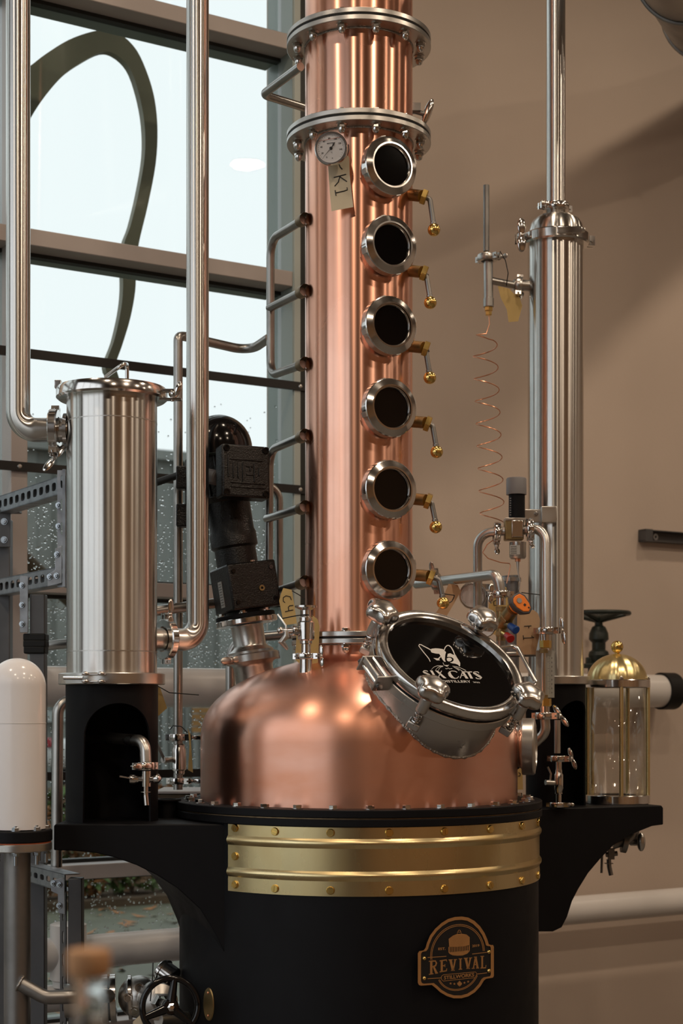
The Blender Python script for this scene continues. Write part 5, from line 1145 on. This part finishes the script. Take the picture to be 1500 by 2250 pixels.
# post with tape, splice plate, rear post
b = MB(); A = V(64,1305,4.66); Bq = V(97,1305,4.66); b.box(((A.x+Bq.x)/2,4.69,A.z/2), (Bq.x-A.x,.046,A.z)); part('post', b, 'strut_grey', st, bev=.003)
b = MB(); b.box(V(53,1328,4.655), (18*4.66/F,.006,(1391-1267)*4.66/F)); part('splice_plate', b, 'galvanized', st, bev=.001)
for y in (1286,1329,1371): inst('strut_bolt', ME_ZBOLT, st, frame(V(48,y,4.65),(-.3,-.95,0)) @ Matrix.Scale(.72,4))
b = MB()
for i in range(3): c = V(75,1400+i*14,4.66); b.box((c.x,4.69,c.z), (.066-.003*(i==2),.060,.022), Matrix.Identity(4))
part('black_tape', b, 'black_rubber', st, bev=.004)
b = MB(); A = V(-14,1140,5.0); Bq = V(22,1140,5.0); b.box(((A.x+Bq.x)/2,5.02,A.z/2), (Bq.x-A.x,.05,A.z)); part('post', b, 'strut_grey', st, bev=.003)
b = MB(); b.box(V(4,1160,4.97), (38*4.97/F,.008,84*4.97/F)); b.box(V(14,1124,4.98), (60*4.97/F,.06,.008)); part('angle_plate', b, 'strut_grey', st, bev=.001)
for y in (1146,1186): inst('strut_bolt', ME_ZBOLT, st, frame(V(9,y,4.965),(0,-1,0)) @ Matrix.Scale(.9,4))
tube('cross_pipe', [(90,1420,4.8),(150,1414,4.75),(240,1405,4.7)], .0148, st, 0, 'steel_tube')
# lower strut near the floor
YL = 4.35
A = V(143,1930,YL); Bq = V(180,1930,YL)
ls = thing('strut_stand', 'short grey slotted strut stand beside the drop pipe, lower left', 'frame', Vector(((A.x+Bq.x)/2,YL,0)))
b = MB(); b.box(((A.x+Bq.x)/2+.004,YL+.02,A.z/2), (Bq.x-A.x-.008,.042,A.z)); part('post', b, 'strut_grey', ls, bev=.003)
Mv = Matrix((Vector((0,0,-1)), Vector((-.55,.83,0)), Vector((-.83,-.55,0)))).transposed().to_4x4(); Mv.translation = V(138,1935,YL+.01)
b = MB(); hole_plate(b, Mv, .62, .04, .062, .034, .010, .003); part('slotted_side', b, 'strut_grey', ls, recalc=False)
P1 = V(168,1948,YL-.03); P2 = V(60,1918,YL+.32); dd = (P2-P1); dd.z = 0; L_ = dd.length; dd.normalize()
M = Matrix((dd, Vector((0,0,1)), dd.cross(Vector((0,0,1))))).transposed().to_4x4(); M.translation = V(142,1941,YL-.004)
if (M.to_3x3() @ Vector((0,0,1))).y > 0: M = M @ Matrix.Diagonal((1,1,-1,1))
b = MB(); hole_plate(b, M, .42, .05, .052, .032, .016, .003)
for sg in (1,-1): b.box((.21, sg*.0235, -.022), (.42,.003,.044), M)
part('strut_channel', b, 'galvanized', ls, recalc=False)
b = MB(); pl_ = ((112,1935),(141,1928),(143,2010),(128,2006),(127,1965),(112,1958)); b.loft([V(x,y,YL-.012) for x,y in pl_], [V(x,y,YL-.005) for x,y in pl_]); part('corner_plate', b, 'galvanized', ls, bev=.001)
for x, y in ((117,1941),(130,1944),(130,1990)): inst('strut_bolt', ME_ZBOLT, ls, frame(V(x,y,YL-.013),(-.4,-.9,0)) @ Matrix.Scale(.7,4))
# ------------------------------------------------------------------ steam valve with black handwheel, bottom left
YW = 4.12
hv = thing('steam_valve', 'steel valve with black three-spoked handwheel at the bottom left', 'valve', V(330,2250,4.3))
wc = V(374,2212,YW-.06); wn_ = Vector((.28,-.95,.1)).normalized(); Mw = frame(wc, wn_, (0,0,1))
b = MB(); ring = [Mw @ Vector((.072*math.cos(a*math.pi/30), .072*math.sin(a*math.pi/30), 0)) for a in range(62)]; b.tube(ring, .0085, 12, cap=False); hw = part('handwheel', b, 'black_gloss', hv)
for i in range(3):
    a = math.radians(80+120*i); b = MB(); b.tube([Mw @ Vector((.012*math.cos(a), .012*math.sin(a), .002)), Mw @ Vector((.068*math.cos(a), .068*math.sin(a), 0))], [.013,.0085], 10); part('spoke', b, 'black_gloss', hw)
b = MB(); b.lathe([(0,.012),(.018,.012),(.021,.008),(.021,-.01),(0,-.01)], Mw, 24); part('hub', b, 'black_gloss', hw)
b = MB(); b.lathe([(0,.024),(.006,.024),(.011,.020),(.011,.012)], Mw, 6); part('hub_nut', b, 'steel_polished', hw)
b = MB(); b.cyl(wc-wn_*.005, wc-wn_*.20, .011, 16); b.lathe([(.022,0),(.028,.01),(.028,.05),(.02,.06)], frame(wc-wn_*.10,-wn_), 6); b.lathe([(.02,0),(.048,.012),(.050,.03),(.05,.10)], frame(wc-wn_*.14,-wn_), 28); part('bonnet', b, 'steel', hv)
bd = Vector((-.86,-.1,-.03)).normalized(); bc = V(306,2190,4.32)
b = MB(); b.sphere(bc, .058, 28, 16); part('valve_body', b, 'steel', hv)
for d0, d1, r_, m in ((.020,.030,.060,'steel_polished'),(.062,.078,.066,'steel_polished'),(.078,.083,.060,'black_rubber'),(.083,.100,.066,'steel_polished'),(.100,.20,.045,'steel')):
    b = MB(); b.ring(0,r_,d0,d1,frame(bc,bd),36,.001 if r_ > .05 else 0); part('valve_flange', b, m, hv)
b = MB(); b.cyl(V(352,2128,4.38), V(382,2150,4.36), .03, 24, bev=.003); b.ring(0,.034,.010,.014,frame(V(352,2128,4.38), V(382,2150,4.36)-V(352,2128,4.38)),24); part('side_union', b, 'steel_polished', hv)
for i in range(5):
    a = i*1.257+.4; Mb = frame(bc-bd*.0+Vector((.01,-.052,.0)), Vector((.15,-1,0)), (0,0,1)); inst('body_bolt', ME_HEX, hv, Mb @ T((.034*math.cos(a),.034*math.sin(a),0)))
tube('outlet_pipe', [(348,2240,4.2),(395,2238,4.25),(440,2240,4.4)], .02, hv, .03, 'steel')
tube('wire_tag_line', [(336,2115,4.18),(335,2150,4.17),(330,2200,4.16)], .0016, hv, 0, 'cable_black')
paper('paper_tag', [(292,2245),(307,2231),(313,2250),(311,2300),(290,2300)], 4.14, 'paper', 'cream tag corner beside the black handwheel, bottom edge')
# ------------------------------------------------------------------ pipes and odds and ends behind
bp1 = thing('bent_steel_pipe', 'grey steel pipe with bend left of the left pedestal', 'pipe', V(126,1810,4.55))
tube('pipe', [(185,1539,4.62),(127,1540,4.58),(124,1905,4.58)], .0165, bp1, .06, 'steel_tube')
bp2 = thing('bent_steel_pipe', 'steel pipe bending down between agitator and dome', 'pipe', V(506,1560,4.95))
tube('pipe', [(640,1393,4.95),(506,1405,4.98),(506,1640,4.98)], .0155, bp2, .07, 'steel_tube')
bp3 = thing('cross_steel_pipe', 'steel pipe crossing behind the lower bend of a vapour pipe', 'pipe', V(400,1340,4.62))
tube('pipe', [(250,1352,4.55),(345,1342,4.60),(425,1331,4.68),(600,1312,4.85)], .0155, bp3, 0, 'steel_tube')
cup = thing('short_black_pipe', 'short black open pipe stub on the left bracket shelf', 'stub', V(367,1810,4.40))
b = MB(); c = V(366,1808,4.40); b.lathe([(.022,SHZ),(.030,SHZ),(.030,1.242),(.040,1.244),(.040,1.248),(.026,1.248),(.022,SHZ)], T((c.x,c.y,0)), 32); part('body', b, 'black_coat', cup)
A = V(340,1738,4.97); Bq = V(470,1738,4.97)
o = thing('brown_crate', 'dark brown box standing behind the left rim of the kettle', 'box', Vector(((A.x+Bq.x)/2,5.1,0)))
b = MB(); b.box(((A.x+Bq.x)/2,5.12,1.06+(A.z-.012-1.06)/2), (Bq.x-A.x,.26,A.z-.012-1.06)); b.box((Bq.x-.03,5.12,.53), (.05,.05,1.06)); part('box_body', b, 'beam_brown', o, bev=.003)
b = MB(); b.box(((A.x+Bq.x)/2,5.12,A.z-.006), (Bq.x-A.x+.01,.27,.008)); part('box_lid', b, 'frame_brown', o, bev=.002)
# ------------------------------------------------------------------ blurred bottle close to the lens
YB_ = 1.15; BX = V(195,0,YB_).x
bt = thing('corked_bottle', 'out-of-focus clear bottle with wooden stopper at the bottom edge', 'bottle', Vector((BX,YB_,V(0,2650,YB_).z)))
def bz(y): return 1.5+(CY-y)*YB_/F
b = MB(); b.lathe([(0,bz(2086)),(.0145,bz(2086)),(.0158,bz(2092)),(.0158,bz(2138)),(.0150,bz(2142)),(0,bz(2142))], T((BX,YB_,0)), 32); part('stopper', b, 'cork', bt)
b = MB(); b.lathe([(.0105,bz(2142)),(.0125,bz(2144)),(.0125,bz(2165)),(.011,bz(2170)),(.0118,bz(2260)),(.018,bz(2330)),(.033,bz(2400)),(.036,bz(2450)),(.036,bz(2640)),(.03,bz(2650)),(0,bz(2650))], T((BX,YB_,0)), 40); part('glass', b, 'bottle_glass', bt, sharp=70)
b = MB(); b.lathe([(0,bz(2200)),(.0095,bz(2200)),(.0100,bz(2260)),(.016,bz(2335)),(.031,bz(2402)),(.034,bz(2450)),(.034,bz(2640)),(0,bz(2642))], T((BX,YB_,0)), 32); part('spirit', b, 'clear_glass', bt, sharp=70)
tt = thing('tasting_table', 'wooden tasting table below the frame carrying the bottle', 'table', Vector((BX-.1,YB_-.05,0)))
zt = bz(2650); b = MB(); b.box((BX-.1,YB_-.05,zt-.02), (.9,.5,.04)); part('table_top', b, 'beam_brown', tt, bev=.004)
for sx in (-.4,.4):
    for sy in (-.2,.2): b = MB(); b.box((BX-.1+sx,YB_-.05+sy,(zt-.04)/2), (.05,.05,zt-.04)); part('leg', b, 'beam_brown', tt)
